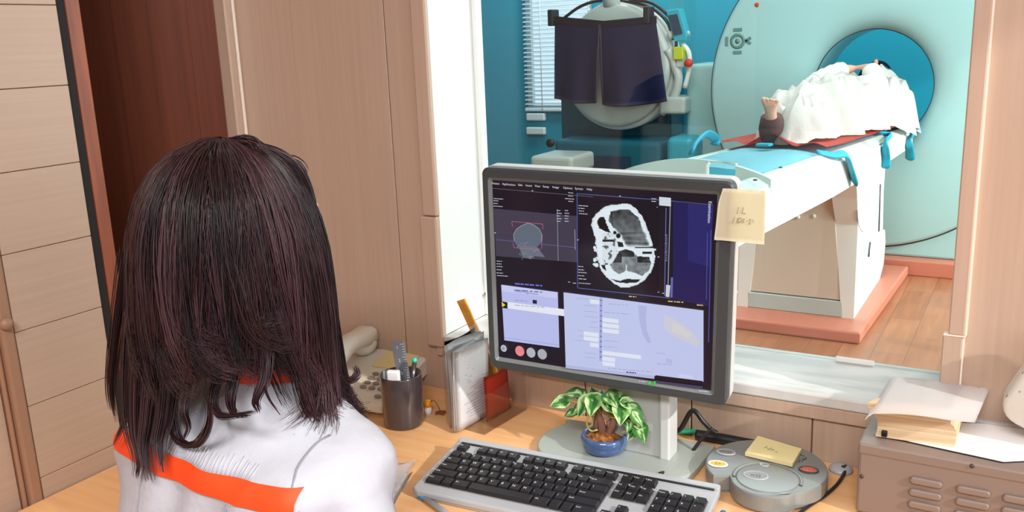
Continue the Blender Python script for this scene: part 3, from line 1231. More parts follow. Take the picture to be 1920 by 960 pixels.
# lead apron skirts clipped over the round face
ap = thing('lead_apron', 'navy blue apron skirt in two halves hung over the round grey machine', 'apron', P_(1150, 190, YM - .1))


def apron(x0, x1, xb0, xb1, yb, ph):
    def fn(a, c):
        xt = x0 + (x1 - x0) * a
        xb = xb0 + (xb1 - xb0) * a
        f = c ** 1.0
        x = xt + (xb - xt) * f
        y = 38 + 6 * (1 - abs(2 * ((xt - 1052) / 190) - 1)) * 1.4 + (yb + 4 * math.sin(a * PI) - 40) * f
        dep = -.110 + .03 * abs((x - 1150) / 105) ** 2 + .022 * f * math.sin(a * 9 + ph) * (.3 + f) + .015 * f * math.sin(a * 4 + ph)
        q = ony(x, y, YM)
        return V((q.x, YM + dep - .01, q.z))
    return fn


for nm, args in (('left_half', (1052, 1137, 1048, 1132, 183, .5)), ('right_half', (1139, 1240, 1140, 1262, 187, 2.1))):
    b = B()
    b.sheet(apron(*args), 40, 24, .012)
    o = b.build('skirt_panel', MT['navy'], ap)
    f = apron(*args)
    b = B()
    b.tube([f(i / 30, 1) for i in range(31)], .009, 8)
    b.tube([f(0 if nm == 'right_half' else 1, i / 20) for i in range(21)], .008, 8)
    b.build('binding', MT['navydark'], o)
b = B()


def waist(a, c):
    x = 1050 + 192 * a
    y = 30 + 9 * (1 - abs(2 * a - 1)) + 14 * c
    q = ony(x, y, YM)
    return V((q.x, YM - .125 + .03 * abs((x - 1150) / 105) ** 2, q.z))


b.sheet(waist, 40, 6, .016)
b.build('waistband', MT['navydark'], ap)
for x, y in ((1049, 32), (1226, 27)):
    q = ony(x, y, YM)
    b = B()
    b.box((q.x - .02, YM - .145, q.z - .06), (q.x + .02, YM - .04, q.z + .05), .008, 2)
    solid('spring_clip', MT['black'], 'black clip holding the navy apron beside the far window blind' if x < 1100 else 'black clip holding the navy apron below the teal control head', 'clip', b, 'clips of the navy apron')
# low grey couch in front of the machine
b = B()
q0, q1 = P_(1000, 299, YM - .55), P_(1079, 312, YM - .55)
b.box((q0.x, YM - .6, q1.z - .05), (q1.x, YM - .25, q0.z + .03), .025, 3)
b.box((q0.x + .06, YM - .55, 0), (q1.x - .06, YM - .3, q1.z - .02), .01, 1)
solid('low_cabinet', MT['machine'], 'low pale grey cabinet in front of the dark teal machine stand', 'cabinet', b)

# added fill lamps overhead and at the windows light the rooms
for nm, x, y, z, lb in (('ceiling_fill_lamp', -.3, .2, HT, ''), ):
    pass

# ================================================================ the desk
de = thing('desk', 'beech desk along the window wall, turning the corner behind the seated person', 'desk', (-.4, 1.2, 0))
b = B()
out = [(1.0, YW - .002), (XL + .004, YW - .002), (XL + .004, -.2), (-1.16, -.2), (-1.16, .74)]
for i in range(9):
    t = i / 8 * PI / 2
    out.append((-1.16 + .18 * (1 - math.cos(t)), .74 + .18 * math.sin(t)))
out += [(-.98, .945), (1.0, .945)]
b.prism(out, D - .026, D, bev=.002, seg=1)
bmesh.ops.recalc_face_normals(b.bm, faces=b.bm.faces)
b.build('worktop', MT['desk'], de)
for x0, x1, y0, y1 in ((.95, .975, .97, 1.38), (-1.33, -1.305, .97, 1.38), (-1.32, -1.17, -.19, -.165)):
    b = B()
    b.box((x0, y0, 0), (x1, y1, D - .026), .001, 1)
    b.build('side_panel', MT['desk'], de)
b = B()
b.box((-1.305, 1.34, .3), (.95, 1.36, D - .026))
b.build('back_panel', MT['desk'], de)

# ---------------------------------------------------------------- monitor
MC = V((-.5715, 1.2333, 1.0558))
MR = M.Rotation(.0665, 4, 'Z') @ M.Rotation(.0364, 4, 'X') @ M.Rotation(.0245, 4, 'Y')
MM = M.Translation(MC) @ MR
MMi = MM.inverted()
mn = (MR @ V((0, 1, 0)))
MWd, MHt = .407, .348
SY = .0048                                   # screen sits a little behind the bezel rim


def scr(x, y):
    """point of the lit screen seen along a line of sight, in screen metres (right, up)"""
    q = MMi @ onplane(x, y, MM @ V((0, SY, 0)), mn)
    return q.x, q.z


mo = thing('monitor', 'grey flat screen monitor showing head scan pictures, yellow note stuck on its edge', 'monitor', (-.56, 1.29, D + .012))
TX = MM @ M.Rotation(PI / 2, 4, 'X')          # local: x right, y up, z towards viewer
sx0, sx1, sz0, sz1 = -.1865, .178, -.1535, .1525
b = B()
o_ = rrect(-MWd / 2, MWd / 2, -MHt / 2, MHt / 2, .012, 6)
m_ = rrect(-MWd / 2 + .003, MWd / 2 - .003, -MHt / 2 + .003, MHt / 2 - .003, .010, 6)
i_ = rrect(sx0 - .006, sx1 + .006, sz0 - .006, sz1 + .006, .006, 6)
j_ = rrect(sx0, sx1, sz0, sz1, .002, 6)
zz = lambda lst, z: [TX @ V((p[0], p[1], z)) for p in lst]
b.loft([zz(o_, -.022), zz(o_, -.003), zz(m_, 0), zz(i_, -.0005)], cap=False, smooth=False)
b.build('bezel', MT['bezel'], mo)
b = B()
b.loft([zz(i_, -.0005), zz(j_, -SY - .001)], cap=False, smooth=False)
b.build('bezel_lip', MT['bezel_in'], mo)
b = B()
o2 = rrect(-MWd / 2 - .001, MWd / 2 + .001, -MHt / 2 - .001, MHt / 2 + .001, .013, 6)
o3 = rrect(-MWd / 2 + .03, MWd / 2 - .03, -MHt / 2 + .03, MHt / 2 - .03, .02, 6)
b.loft([zz(o2, -.018), zz(o2, -.040), zz(o3, -.062)], cap=True, smooth=False)
b.build('back_shell', MT['monside'], mo)

# the picture on the screen
cols = []
sb = B()
lay = [0]


def put(ps, c):
    """polygon in screen metres"""
    lay[0] += 1
    z = -SY + .000012 * lay[0]
    vs = [sb.bm.verts.new(TX @ V((p[0], p[1], z))) for p in ps]
    sb.bm.faces.new(vs)
    cols.extend([lin(c)] * len(ps))


def poly(pxs, c):
    put([scr(*p) for p in pxs], c)


def band(x0, y0, x1, y1, w, c):
    """thin line between two seen points"""
    a, d = V(scr(x0, y0)), V(scr(x1, y1))
    n_ = (d - a).normalized()
    n_ = V((-n_.y, n_.x)) * w / 2
    put([tuple(a - n_), tuple(d - n_), tuple(d + n_), tuple(a + n_)], c)


def words(x, y, x2, n, h, c, rnd):
    """a run of tiny illegible print"""
    t = 0
    while t < 1:
        l = rnd.uniform(.5, 1.6) / n
        t2 = min(1, t + l)
        xa, xb = x + (x2 - x) * t, x + (x2 - x) * t2
        sl = .075
        band(xa, y + (xa - x) * sl, xb, y + (xb - x) * sl, h, c)
        t = t2 + rnd.uniform(.15, .4) / n


rnd = random.Random(3)
put([(sx0, sz0), (sx1, sz0), (sx1, sz1), (sx0, sz1)], (30, 22, 32))
W_ = (200, 204, 214)
# scout view band on the left
poly([(926, 391), (1081, 405), (1082, 492), (930, 480)], (66, 60, 76))
poly([(1262, 378), (1338, 385), (1327, 575), (1262, 560)], (34, 30, 84))
poly([(1290, 381), (1338, 385), (1330, 500), (1290, 490)], (42, 40, 104))
# frame lines
band(1082, 362, 1083, 540, .0012, (84, 98, 160))
band(1082, 363, 1262, 377, .0012, (78, 92, 150))
band(1262, 377, 1337, 384, .0008, (90, 96, 130))
band(1084, 540, 1256, 559, .0012, (84, 98, 160))
band(1257, 378, 1252, 557, .0012, (150, 156, 180))
band(1249, 390, 1246, 555, .0010, (110, 116, 190))
poly([(1236, 369), (1258, 371), (1258, 387), (1236, 385)], (206, 212, 222))
poly([(1249, 534), (1257, 535), (1255, 557), (1248, 556)], (200, 206, 216))
poly([(1258, 520), (1262, 520), (1261, 558), (1257, 558)], (92, 104, 176))
band(923, 353, 1112, 369, .0006, (110, 110, 120))
# scout image: head outline
hp = [(964, 452), (963, 440), (968, 430), (978, 423), (990, 418), (1002, 422), (1012, 430), (1016, 440), (1015, 454), (1008, 462), (970, 462)]
poly(hp, (92, 104, 118))
for a, c in zip(hp[:8], hp[1:9]):
    band(*a, *c, .0008, (150, 166, 172))
poly([(972, 460), (1006, 462), (1022, 482), (1000, 480), (996, 486), (980, 482)], (104, 112, 124))
for k in range(26):
    x, y = rnd.uniform(970, 1010), rnd.uniform(456, 484)
    band(x, y, x + rnd.uniform(-8, 8), y + rnd.uniform(-5, 5), .0006, rnd.choice([(130, 140, 150), (150, 158, 166), (84, 90, 104)]))
for a, c in (((960, 415), (1018, 420)), ((960, 415), (961, 425)), ((1018, 420), (1018, 430)), ((962, 455), (964, 464)), ((964, 464), (1014, 468)), ((1017, 440), (1016, 466))):
    band(*a, *c, .0008, (186, 96, 134))
band(930, 449, 1080, 464, .0008, (104, 100, 160))
band(1045, 392, 1047, 489, .0008, (150, 150, 160))
band(1078, 430, 1079, 468, .0014, (130, 134, 156))
# tiny read-outs
for x, y, n, w in ((926, 372, 2, 18), (926, 376, 1, 9), (926, 381, 1, 8), (926, 386, 2, 17), (1066, 361, 1, 9), (1066, 367, 1, 9), (1060, 372, 2, 17), (1066, 377, 1, 9), (1085, 385, 2, 18), (1085, 390, 1, 12), (1086, 395, 1, 10), (1086, 400, 2, 16), (1222, 372, 1, 9), (1222, 377, 1, 9), (1215, 381, 2, 18), (1217, 387, 2, 17), (932, 489, 1, 10), (932, 494, 1, 9), (932, 499, 1, 11), (932, 505, 1, 9), (932, 511, 1, 12), (933, 516, 2, 20), (1085, 499, 1, 10), (1085, 505, 1, 11), (1085, 510, 2, 16), (1085, 516, 1, 11), (1086, 522, 1, 14), (1086, 530, 3, 26), (1066, 528, 1, 4), (1075, 530, 1, 6), (1234, 547, 1, 3), (1242, 549, 1, 5)):
    words(x, y, x + w, n * 3, .0011, W_, rnd)
for x in (1045, 1060):
    for k in range(5):
        words(x, 394 + 5 * k, x + 10 - rnd.random() * 4, 3, .0011, W_, rnd)
for x, y in ((999, 357), (1163, 367), (929, 436), (1084, 449), (1235, 481)):
    band(x - 1, y, x + 2, y, .0012, W_)
for k in range(16):
    band(1250 if k % 5 else 1248, 440 + 3.2 * k, 1252, 440 + 3.2 * k, .0005, W_)
# left lower panel
poly([(941, 533), (1047, 547), (1050, 651), (947, 637)], (182, 186, 232))
poly([(942, 533), (1047, 547), (1047, 559), (942, 545)], (196, 200, 238))
poly([(952, 565), (1060, 579), (1060, 592), (952, 577)], (226, 228, 240))
poly([(941, 564), (953, 566), (953, 578), (942, 576)], (30, 24, 30))
poly([(942, 565), (949, 571), (943, 575)], (236, 214, 40))
poly([(1000, 561), (1008, 562), (1008, 569), (1000, 568)], (28, 30, 60))
band(947, 632, 1049, 646, .0012, (160, 164, 214))
words(967, 531, 1018, 7, .0022, (110, 120, 220), rnd)
words(967, 543, 1018, 6, .0018, (84, 90, 170), rnd)
words(967, 562, 990, 4, .0012, (140, 144, 190), rnd)
words(967, 571, 1022, 7, .0012, (160, 164, 170), rnd)
for x, y, r_, c in ((946, 652, .0062, (186, 190, 200)), (976, 657, .0092, (232, 136, 142)), (997, 660, .0088, (176, 178, 188)), (1018, 663, .0092, (168, 170, 178))):
    q = scr(x, y)
    put([(q[0] + r_ * .92 * math.cos(2 * PI * k / 24), q[1] + r_ * math.sin(2 * PI * k / 24)) for k in range(24)], c)
words(968, 656, 984, 4, .0008, (190, 90, 100), rnd)
poly([(943, 649), (948, 650), (948, 655), (943, 654)], (140, 144, 156))
# right lower form
poly([(1058, 547), (1320, 581), (1320, 715), (1062, 683)], (188, 196, 232))
poly([(1062, 683), (1228, 703), (1228, 709), (1062, 689)], (176, 182, 216))
poly([(1230, 702), (1319, 713), (1318, 721), (1230, 710)], (24, 18, 26))
poly([(1230, 712), (1319, 723), (1318, 728), (1230, 716)], (70, 62, 98))
arcp = [(1198, 571), (1200, 600), (1206, 625), (1216, 642), (1222, 640), (1214, 618), (1212, 596), (1214, 573)]
poly(arcp, (172, 180, 222))
poly([(1246, 588), (1268, 598), (1300, 622), (1314, 640), (1306, 650), (1290, 640), (1262, 628), (1246, 612)], (200, 200, 212))
poly([(1262, 600), (1300, 625), (1290, 632), (1262, 622)], (208, 206, 208))
poly([(1126, 556), (1131, 557), (1129, 676), (1125, 675)], (160, 164, 226))
for k in range(12):
    y = 562 + 9.6 * k
    band(1126, y, 1130, y + .5, .0022, (120, 126, 140))
for x0, y0, x1 in ((1131, 594, 1161), (1131, 604, 1162), (1131, 614, 1162), (1131, 656, 1203), (1131, 667, 1155), (1131, 676, 1154), (1096, 620, 1124), (1096, 629, 1124), (1108, 641, 1124), (1108, 560, 1125)):
    poly([(x0, y0), (x1, y0 + (x1 - x0) * .12), (x1, y0 + (x1 - x0) * .12 + 7.5), (x0, y0 + 7.5)], (220, 226, 238))
for x0, y0, x1 in ((1082, 558, 1106), (1098, 571, 1120), (1098, 582, 1120), (1098, 592, 1122), (1110, 602, 1122), (1106, 612, 1122), (1086, 618, 1095), (1086, 628, 1095), (1080, 636, 1106), (1134, 584, 1182), (1134, 637, 1162), (1134, 648, 1160), (1098, 660, 1122), (1098, 668, 1122), (1142, 568, 1180)):
    words(x0, y0, x1, 5, .0009, (158, 164, 200), rnd)
words(1176, 696, 1194, 3, .0022, (70, 74, 120), rnd)
words(1142, 689, 1225, 9, .0009, (150, 156, 190), rnd)
poly([(1273, 699), (1301, 703), (1301, 709), (1273, 705)], (198, 206, 236))
poly([(1250, 670), (1262, 672), (1262, 680), (1250, 678)], (176, 182, 226))
words(1232, 660, 1248, 4, .001, (160, 166, 206), rnd)
words(1234, 680, 1262, 6, .001, (150, 156, 206), rnd)
words(1181, 554, 1195, 3, .0018, (206, 180, 130), rnd)
words(1254, 563, 1284, 5, .0018, (206, 180, 130), rnd)
words(1308, 570, 1320, 3, .0018, (206, 180, 130), rnd)
words(1200, 713, 1214, 3, .0016, (196, 198, 210), rnd)
poly([(1217, 716), (1223, 712), (1223, 719), (1217, 719)], (40, 214, 60))
poly([(1228, 712), (1231, 713), (1231, 720), (1228, 719)], (40, 214, 60))
words(1312, 731, 1330, 4, .0016, W_, rnd)
band(1335, 430, 1330, 640, .0016, (70, 76, 150))
band(1328, 435, 1326, 560, .0006, (96, 100, 170))
# axial head slice drawn on a fine grid (coordinates of the drawing: 1837 x 960)
OUT = [(1090, 210), (1150, 225), (1200, 262), (1235, 310), (1260, 360), (1285, 430), (1310, 500), (1325, 560), (1336, 620), (1330, 690), (1300, 750), (1260, 800), (1200, 842), (1130, 866), (1070, 862), (1000, 825), (940, 765), (905, 700), (893, 640), (878, 560), (872, 490), (850, 420), (838, 380), (850, 330), (880, 285), (940, 240), (1000, 222)]
CAV = [(880, 345), (905, 318), (938, 312), (950, 345), (968, 395), (992, 440), (945, 425), (895, 400)]
BR1 = [(985, 275), (1060, 252), (1140, 262), (1205, 320), (1232, 392), (1272, 470), (1298, 548), (1180, 552), (1110, 540), (1075, 470), (1020, 410), (975, 345)]
BR2 = [(1040, 610), (1055, 585), (1110, 562), (1165, 585), (1200, 625), (1290, 620), (1308, 675), (1290, 735), (1235, 775), (1160, 745), (1112, 735), (1060, 760), (1010, 735), (985, 690), (1020, 650)]
SL1 = [(985, 795), (1060, 815), (1120, 800), (1230, 800), (1190, 825), (1120, 835), (1040, 825)]


def inside(p_, q):
    r_ = False
    j = len(q) - 1
    for i in range(len(q)):
        if (q[i][1] > p_[1]) != (q[j][1] > p_[1]) and p_[0] < (q[j][0] - q[i][0]) * (p_[1] - q[i][1]) / (q[j][1] - q[i][1]) + q[i][0]:
            r_ = not r_
        j = i
    return r_


def dist(p_, q):
    m = 1e9
    P0 = V(p_)
    for a, c in zip(q, q[1:] + q[:1]):
        a, c = V(a), V(c)
        t = max(0, min(1, (P0 - a).dot(c - a) / (c - a).length_squared))
        m = min(m, (a + (c - a) * t - P0).length)
    return m


def slice_tone(x, y):
    n1 = noise.noise(V((x * .012, y * .012, 3)))
    n2 = noise.noise(V((x * .03, y * .03, 8)))
    n3 = noise.noise(V((x * .08, y * .08, 1)))
    p_ = (x + 7 * n2 + 4 * n3, y + 7 * n1)
    ears = any((V((x, y)) - V(c)).length < r_ for c, r_ in (((865, 555), 13), ((872, 575), 12), ((868, 650), 16), ((885, 640), 14), ((880, 690), 16), ((862, 685), 11)))
    hole = any((V((x, y)) - V(c)).length < r_ for c, r_ in (((880, 665), 9), ((880, 642), 5)))
    if not inside(p_, OUT):
        if 1296 < x < 1345 and abs(y - 570) < 5:
            return 235
        return 235 if ears and not hole else -1
    d = dist(p_, OUT)
    if inside(p_, CAV):
        return 14
    if inside(p_, SL1):
        return 18
    if inside(p_, BR1):
        g = 70 + (y - 250) * .22 + 34 * n1 + 26 * n2
        if y > 430:
            g += 70 * noise.noise(V((x * .004, y * .045, 5))) - 10
        if x < 1010:
            g += 40 * n3 - 20
        if dist(p_, BR1) < 9 and y > 400:
            g += 60
        return max(20, min(215, g))
    if inside(p_, BR2):
        g = 128 + 34 * n1 + 30 * n2 + 20 * n3
        if y < 625 and x < 1175:
            g = 30 + 40 * max(0, n1 + .3)
        if x > 1195 and y < 672:
            g = 34 + 60 * max(0, n2)
        if abs(x - 1112) < 5 and y > 690:
            g = 225
        if x < 1075 and y < 672:
            g = 40 + 30 * n2
        return max(16, min(220, g))
    if 925 < x < 1015 and 492 < y < 510:
        return 25
    if (V((x, y)) - V((1050, 462))).length < 19 or (V((x, y)) - V((1022, 438))).length < 14 or (V((x, y)) - V((1085, 462))).length < 10:
        return 20
    if inside((x, y), [(1040, 505), (1085, 515), (1090, 548), (1050, 552)]):
        return 20
    if inside((x, y), [(915, 690), (945, 690), (955, 735), (930, 720)]):
        return 20
    if 925 < x < 1040 and 440 < y < 690:
        return 228 if n2 + .5 * n3 > -.32 else 90
    if 1180 < x < 1330 and 545 < y < 558 or (1235 < x < 1310 and 585 < y < 602):
        return 20
    if d < 26 or True:
        return 238 + 10 * n3 if 10 < d or d < 4 else 226
    return 230


GX, GY = 116, 150
x0_, x1_, y0_, y1_ = 834, 1350, 200, 876
lay[0] += 1
zb = -SY + .000012 * lay[0]
gv = []
gc = []
for i in range(GX + 1):
    for j in range(GY + 1):
        cx_, cy_ = x0_ + (x1_ - x0_) * i / GX, y0_ + (y1_ - y0_) * j / GY
        q = scr(910 + cx_ * 440 / 1837, 330 + cy_ * 230 / 960)
        gv.append(sb.bm.verts.new(TX @ V((q[0], q[1], zb))))
        t = slice_tone(cx_, cy_)
        c = lin((26, 20, 28)) if t < 0 else lin((min(255, t * .92), min(255, t * .97), min(255, t)))
        cols.append(c)
for i in range(GX):
    for j in range(GY):
        sb.bm.faces.new((gv[i * (GY + 1) + j], gv[i * (GY + 1) + j + 1], gv[(i + 1) * (GY + 1) + j + 1], gv[(i + 1) * (GY + 1) + j]))
# legible heads: menu line, side tab, panel title
zt = zb + .00003


def label(s, x, y, size, c, ang=-.088, z=zt):
    n0 = len(sb.bm.verts)
    q = scr(x, y)
    sb.text(s, size, TX @ M.Translation((q[0], q[1], z)) @ M.Rotation(ang, 4, 'Z'), align='LEFT')
    cols.extend([lin(c)] * (len(sb.bm.verts) - n0))


for s, x in (('Patient', 925), ('Applications', 944), ('Edit', 974), ('Insert', 988), ('View', 1005), ('Setup', 1020), ('Image', 1038), ('Options', 1058), ('System', 1080), ('Help', 1102)):
    label(s, x, 342.5 + (x - 925) * .062, .0048, (222, 222, 226), -.02)
label('Examination', 1333, 376, .0066, (226, 226, 236), -PI / 2 - .02)
label('Patient Registration', 966, 543.5, .0056, (70, 76, 150), -.02)
so = sb.build('screen', MT['screen'], mo)
setcol(so, cols)

# stand: neck, foot
b = B()
n0, n1 = onz(1112, 862, D + .012), onz(1250, 866, D + .012)
NX0, NX1, NY = n0.x + .004, n1.x, 1.285
b.box((NX0, NY, D + .011), (NX1, NY + .034, MC.z - .06), .004, 2)
b.box((NX0 + .02, NY - .005, MC.z - .10), (NX1 - .02, NY + .034, MC.z + .05), .004, 2)
b.build('neck', MT['standgrey'], mo)
b = B()
b.box((NX1 - .014, NY - .004, D + .011), (NX1 + .003, NY + .036, MC.z - .062), .003, 2)
b.build('neck_sunlit_side', MT['monside'], mo)  # paler strip puts the sunlit side of the neck into the colour
b = B()
fl, fr, fb = onz(1003, 830, D + .012), onz(1331, 868, D + .012), onz(1062, 788, D + .012)
o_ = [(fr.x - .012, 1.372), (fb.x + .02, 1.366), (fl.x + .012, 1.345), (fl.x - .002, 1.31), (fl.x - .002, 1.27), (fl.x + .012, 1.235), (fl.x + .05, 1.205), (-.60, 1.20), (-.47, 1.205), (-.445, 1.232), (fr.x - .014, 1.258), (fr.x - .012, 1.33)]
sm = catmull([(p[0], p[1], 0) for p in o_] + [(o_[0][0], o_[0][1], 0)], 70)[:-1]
b.prism([(p.x, p.y) for p in sm], D, D + .012, bev=.003, seg=2)
b.build('stand_foot', MT['basegrey'], mo)

# yellow note on the monitor edge
nl = [MMi @ onplane(x, y, MM @ V((0, -.003, 0)), mn) for x, y in ((1350, 353), (1438, 356), (1436, 455), (1339, 450))]
b = B()


def notefn(a, c):
    t = nl[0].lerp(nl[1], a)
    bt = nl[3].lerp(nl[2], a)
    q = t.lerp(bt, c)
    y = -.0028 - .010 * max(0, a - .18) ** 1.2 + (.0 if a > .18 else 0) - .004 * c * a
    if c < .28 and a < .12:
        q.x += .004 * (1 - c / .28) * (1 - a / .12)
    return MM @ V((q.x, y, q.z))


b.sheet(notefn, 24, 12, .0004)
nt_ = solid('sticky_note', MT['note'], 'pale yellow sticky note on the right edge of the monitor with faint handwriting', 'note', b)


def strokes(parent, fn, lst, m, r_=.0006):
    b = B()
    for st in lst:
        b.tube([fn(*p) for p in catmull([(p[0], p[1], 0) for p in st], 8) for p in [(p.x, p.y)]], r_, 5)
    return b.build('handwriting', m, parent)


def offn(f, d):
    return lambda x, y: f(x, y) + d


dn = MR @ V((0, -.0007, 0))
strokes(nt_, offn(notefn, dn), [[(.42, .46), (.45, .33)], [(.52, .45), (.55, .33)], [(.54, .44), (.60, .45)], [(.34, .64), (.38, .52)], [(.42, .64), (.45, .53)], [(.46, .64), (.45, .57), (.50, .53), (.52, .58), (.47, .63)], [(.54, .54), (.58, .62)], [(.59, .54), (.53, .63)], [(.62, .585), (.65, .585)], [(.68, .56), (.71, .54), (.70, .60), (.68, .64), (.72, .63)], [(.75, .54), (.78, .60)]], MT['ink'])

# --------------------------------------------------------------- keyboard
kO = V((-.8092, 1.168, 0))
kx = V((.447, .0292, 0)).normalized()
ky = V((-kx.y, kx.x, 0))
KW, KD = .449, .160
tl = math.atan2(.016, KD)
kb = thing('keyboard', 'silver computer keyboard with black keys in front of the monitor', 'keyboard', kO + kx * .22 - ky * .08 + V((0, 0, D)))
KT = M(((kx.x, ky.x, 0, kO.x), (kx.y, ky.y, 0, kO.y), (0, 0, 1, .775), (0, 0, 0, 1))) @ M.Rotation(tl, 4, 'X')
b = B()
b.prism(rrect(0, KW, -KD, 0, .012, 4), -.014, -.0018, KT, bev=.003, seg=2)
b.box((.02, -.004, -.030), (.06, .0, -.010), T=KT)
b.box((KW - .06, -.004, -.030), (KW - .02, .0, -.010), T=KT)
b.box((.003, -KD + .003, -.018), (KW - .003, -KD + .02, -.012), T=KT)
b.build('case', MT['silver'], kb)
b = B()
b.prism(rrect(.001, KW - .001, -.012, .001, .005, 3), -.010, .0012, KT, bev=.002, seg=2)
b.build('back_ridge', MT['silver'], kb)
b = B()
b.box((.012, -.0152, -.004), (KW - .008, -.0122, .0004), T=KT)
b.build('back_groove', MT['black'], kb)
PK = .0188
KY0 = -.0200                                   # top of the function row
x00 = .0135
wells = [(x00 - .001, x00 + 15 * PK + .001, KY0 - .0245 - 5 * PK - .001, KY0 - .0245 + .001)]
b = B()
b.box((wells[0][0], wells[0][2], -.004), (wells[0][1], wells[0][3], -.0012), T=KT)
xn = x00 + 15 * PK + .0065
b.box((xn - .001, KY0 - .0245 - 2 * PK - .001, -.004), (xn + 3 * PK + .001, KY0 - .0245 + .001, -.0012), T=KT)
xp = xn + 3 * PK + .0065
b.box((xp - .001, KY0 - .0245 - 5 * PK - .001, -.004), (xp + 4 * PK + .001, KY0 - .0245 + .001, -.0012), T=KT)
b.build('key_well', MT['greyplastic'], kb)
keys = []


def krow(y, x, items):
    for it in items:
        s, w = it if isinstance(it, tuple) else (it, 1)
        if s is not None:
            keys.append((x, y, w, 1, s))
        x += w * PK


fy = KY0
for k, x in enumerate([0] + [2 + i for i in range(4)] + [6.5 + i for i in range(4)] + [11 + i for i in range(4)]):
    keys.append((x00 + x * PK, fy, 1, 1, 'Esc' if k == 0 else 'F%d' % k))
krow(fy, xn, ['Prt', 'Scr', 'Brk'])
y = KY0 - .0245
krow(y, x00, list('`1234567890-=') + [('Back', 2)])
krow(y - PK, x00, [('Tab', 1.5)] + list('QWERTYUIOP[]') + [('\\', 1.5)])
krow(y - 2 * PK, x00, [('Caps', 1.75)] + list("ASDFGHJKL;'") + [('Enter', 2.25)])
krow(y - 3 * PK, x00, [('Shift', 2.25)] + list('ZXCVBNM,./') + [('Shift', 2.75)])
krow(y - 4 * PK, x00, [('Ctrl', 1.5), ('', 1), ('Alt', 1.5), (' ', 5.75), ('Alt', 1.5), ('', 1), ('', 1), ('Ctrl', 1.75)])
krow(y, xn, ['Ins', 'Hm', 'Up'])
krow(y - PK, xn, ['Del', 'End', 'Dn'])
krow(y - 3 * PK, xn + PK, ['^'])
krow(y - 4 * PK, xn, ['<', 'v', '>'])
krow(y, xp, ['Num', '/', '*', '-'])
krow(y - PK, xp, list('789'))
krow(y - 2 * PK, xp, list('456'))
krow(y - 3 * PK, xp, list('123'))
keys.append((xp + 3 * PK, y - PK, 1, 2, '+'))
keys.append((xp + 3 * PK, y - 3 * PK, 1, 2, 'E'))
krow(y - 4 * PK, xp, [('0', 2), '.'])


def keycap(b, k):
    x, y_, w, h, s = k
    X0, X1, Y0, Y1 = x + .0006, x + w * PK - .0006, y_ - h * PK + .0006, y_ - .0006
    i = .0021
    z0, z1 = -.0015, .0050
    mid = [(X0 + i, Y0 + .0022), (X1 - i, Y0 + .0022), (X1 - i, Y1 - .0012), (X0 + i, Y1 - .0012)]
    b.loft([[KT @ V((X0, Y0, z0)), KT @ V((X1, Y0, z0)), KT @ V((X1, Y1, z0)), KT @ V((X0, Y1, z0))],
            [KT @ V((p[0] + (-.0006 if p[0] < (X0 + X1) / 2 else .0006), p[1], z1 - .0008)) for p in mid], [KT @ V((p[0], p[1], z1)) for p in mid]], smooth=False)
    if s.strip():
        sz = .0068 if len(s) == 1 else .0046
        b.text(s, sz, KT @ M.Translation((X0 + i + .0012, (Y0 + Y1) / 2 + .0018 * (h == 1) + (.012 if h == 2 else 0), z1 + .0001)), mi=1, align='LEFT')


for k in keys[:100]:
    b = B()
    keycap(b, k)
    b.build('key', [MT['key'], MT['legend']], kb)
b = B()
for k in keys[100:]:
    keycap(b, k)
o = b.build('keys', [MT['key'], MT['legend']], kb)
o['kind'] = 'stuff'

# ------------------------------------------------------------------ pens
def pen(name, label, p0, p1, r_, cap, body, frac=.16):
    p0, p1 = V(p0), V(p1)
    d = p1 - p0
    t = thing(name, label, 'pen', (p0 + p1) / 2)
    b = B()
    b.tube([p0, p0 + d * .015, p0 + d * frac], [r_ * .7, r_ * 1.05, r_ * 1.05], 12)
    b.build('cap', cap, t)
    b = B()
    b.tube([p0 + d * frac, p1 - d * .08, p1 - d * .01, p1], [r_ * .92, r_ * .92, r_ * .4, r_ * .1], 12)
    b.build('barrel', body, t)
    return t


a, c = onz(781, 923, D + .005), onz(832, 959, D + .005)
pen('pen', 'blue capped clear pen lying on the desk in front of the keyboard', a, a + (c - a) * 1.9, .005, MT['penblue'], MT['penclear'])
a = kO + kx * (KW + .010) - ky * .026 + V((0, 0, D + .0055))
pen('pen', 'blue pen peeking out past the number pad end of the keyboard', a, a - ky * .135 - kx * .004, .0055, MT['penblue'], MT['penblue'])

# ------------------------------------------------- printed sheets on the desk
def printed(name, label, corners, z, lines, m=None, curl=0.):
    b = B()
    cs = [V((p[0], p[1], z)) for p in corners]
    b.sheet(lambda a, c: cs[0].lerp(cs[1], a).lerp(cs[3].lerp(cs[2], a), c) + V((0, 0, .0012 * math.sin(a * 5 + c * 3) + curl * max(0, a - .5) ** 1.6 * 3)), 16, 10, .0003)
    o = solid(name, m or MT['white'], label, 'paper', b)
    b = B()
    for k in range(lines):
        c = .08 + .84 * k / max(1, lines)
        l = .86 if k % 4 else .5
        f = lambda a, c_: cs[0].lerp(cs[1], a).lerp(cs[3].lerp(cs[2], a), c_) + V((0, 0, .0026))
        b.quad([f(.08, c), f(l, c), f(l, c + .012), f(.08, c + .012)])
    b.build('print', MT['print'], o)
    return o


printed('paper_sheet', 'white printed sheet on the desk at the elbow of the seated person', [onz(x, y, D) for x, y in ((640, 858), (788, 860), (738, 950), (600, 950))], D + .0005, 14)
printed('paper_sheet', 'white sheet lying slantwise on top of the printed sheet by the keyboard', [onz(x, y, D) for x, y in ((640, 905), (780, 872), (738, 950), (620, 960))], D + .0042, 0, curl=.008)

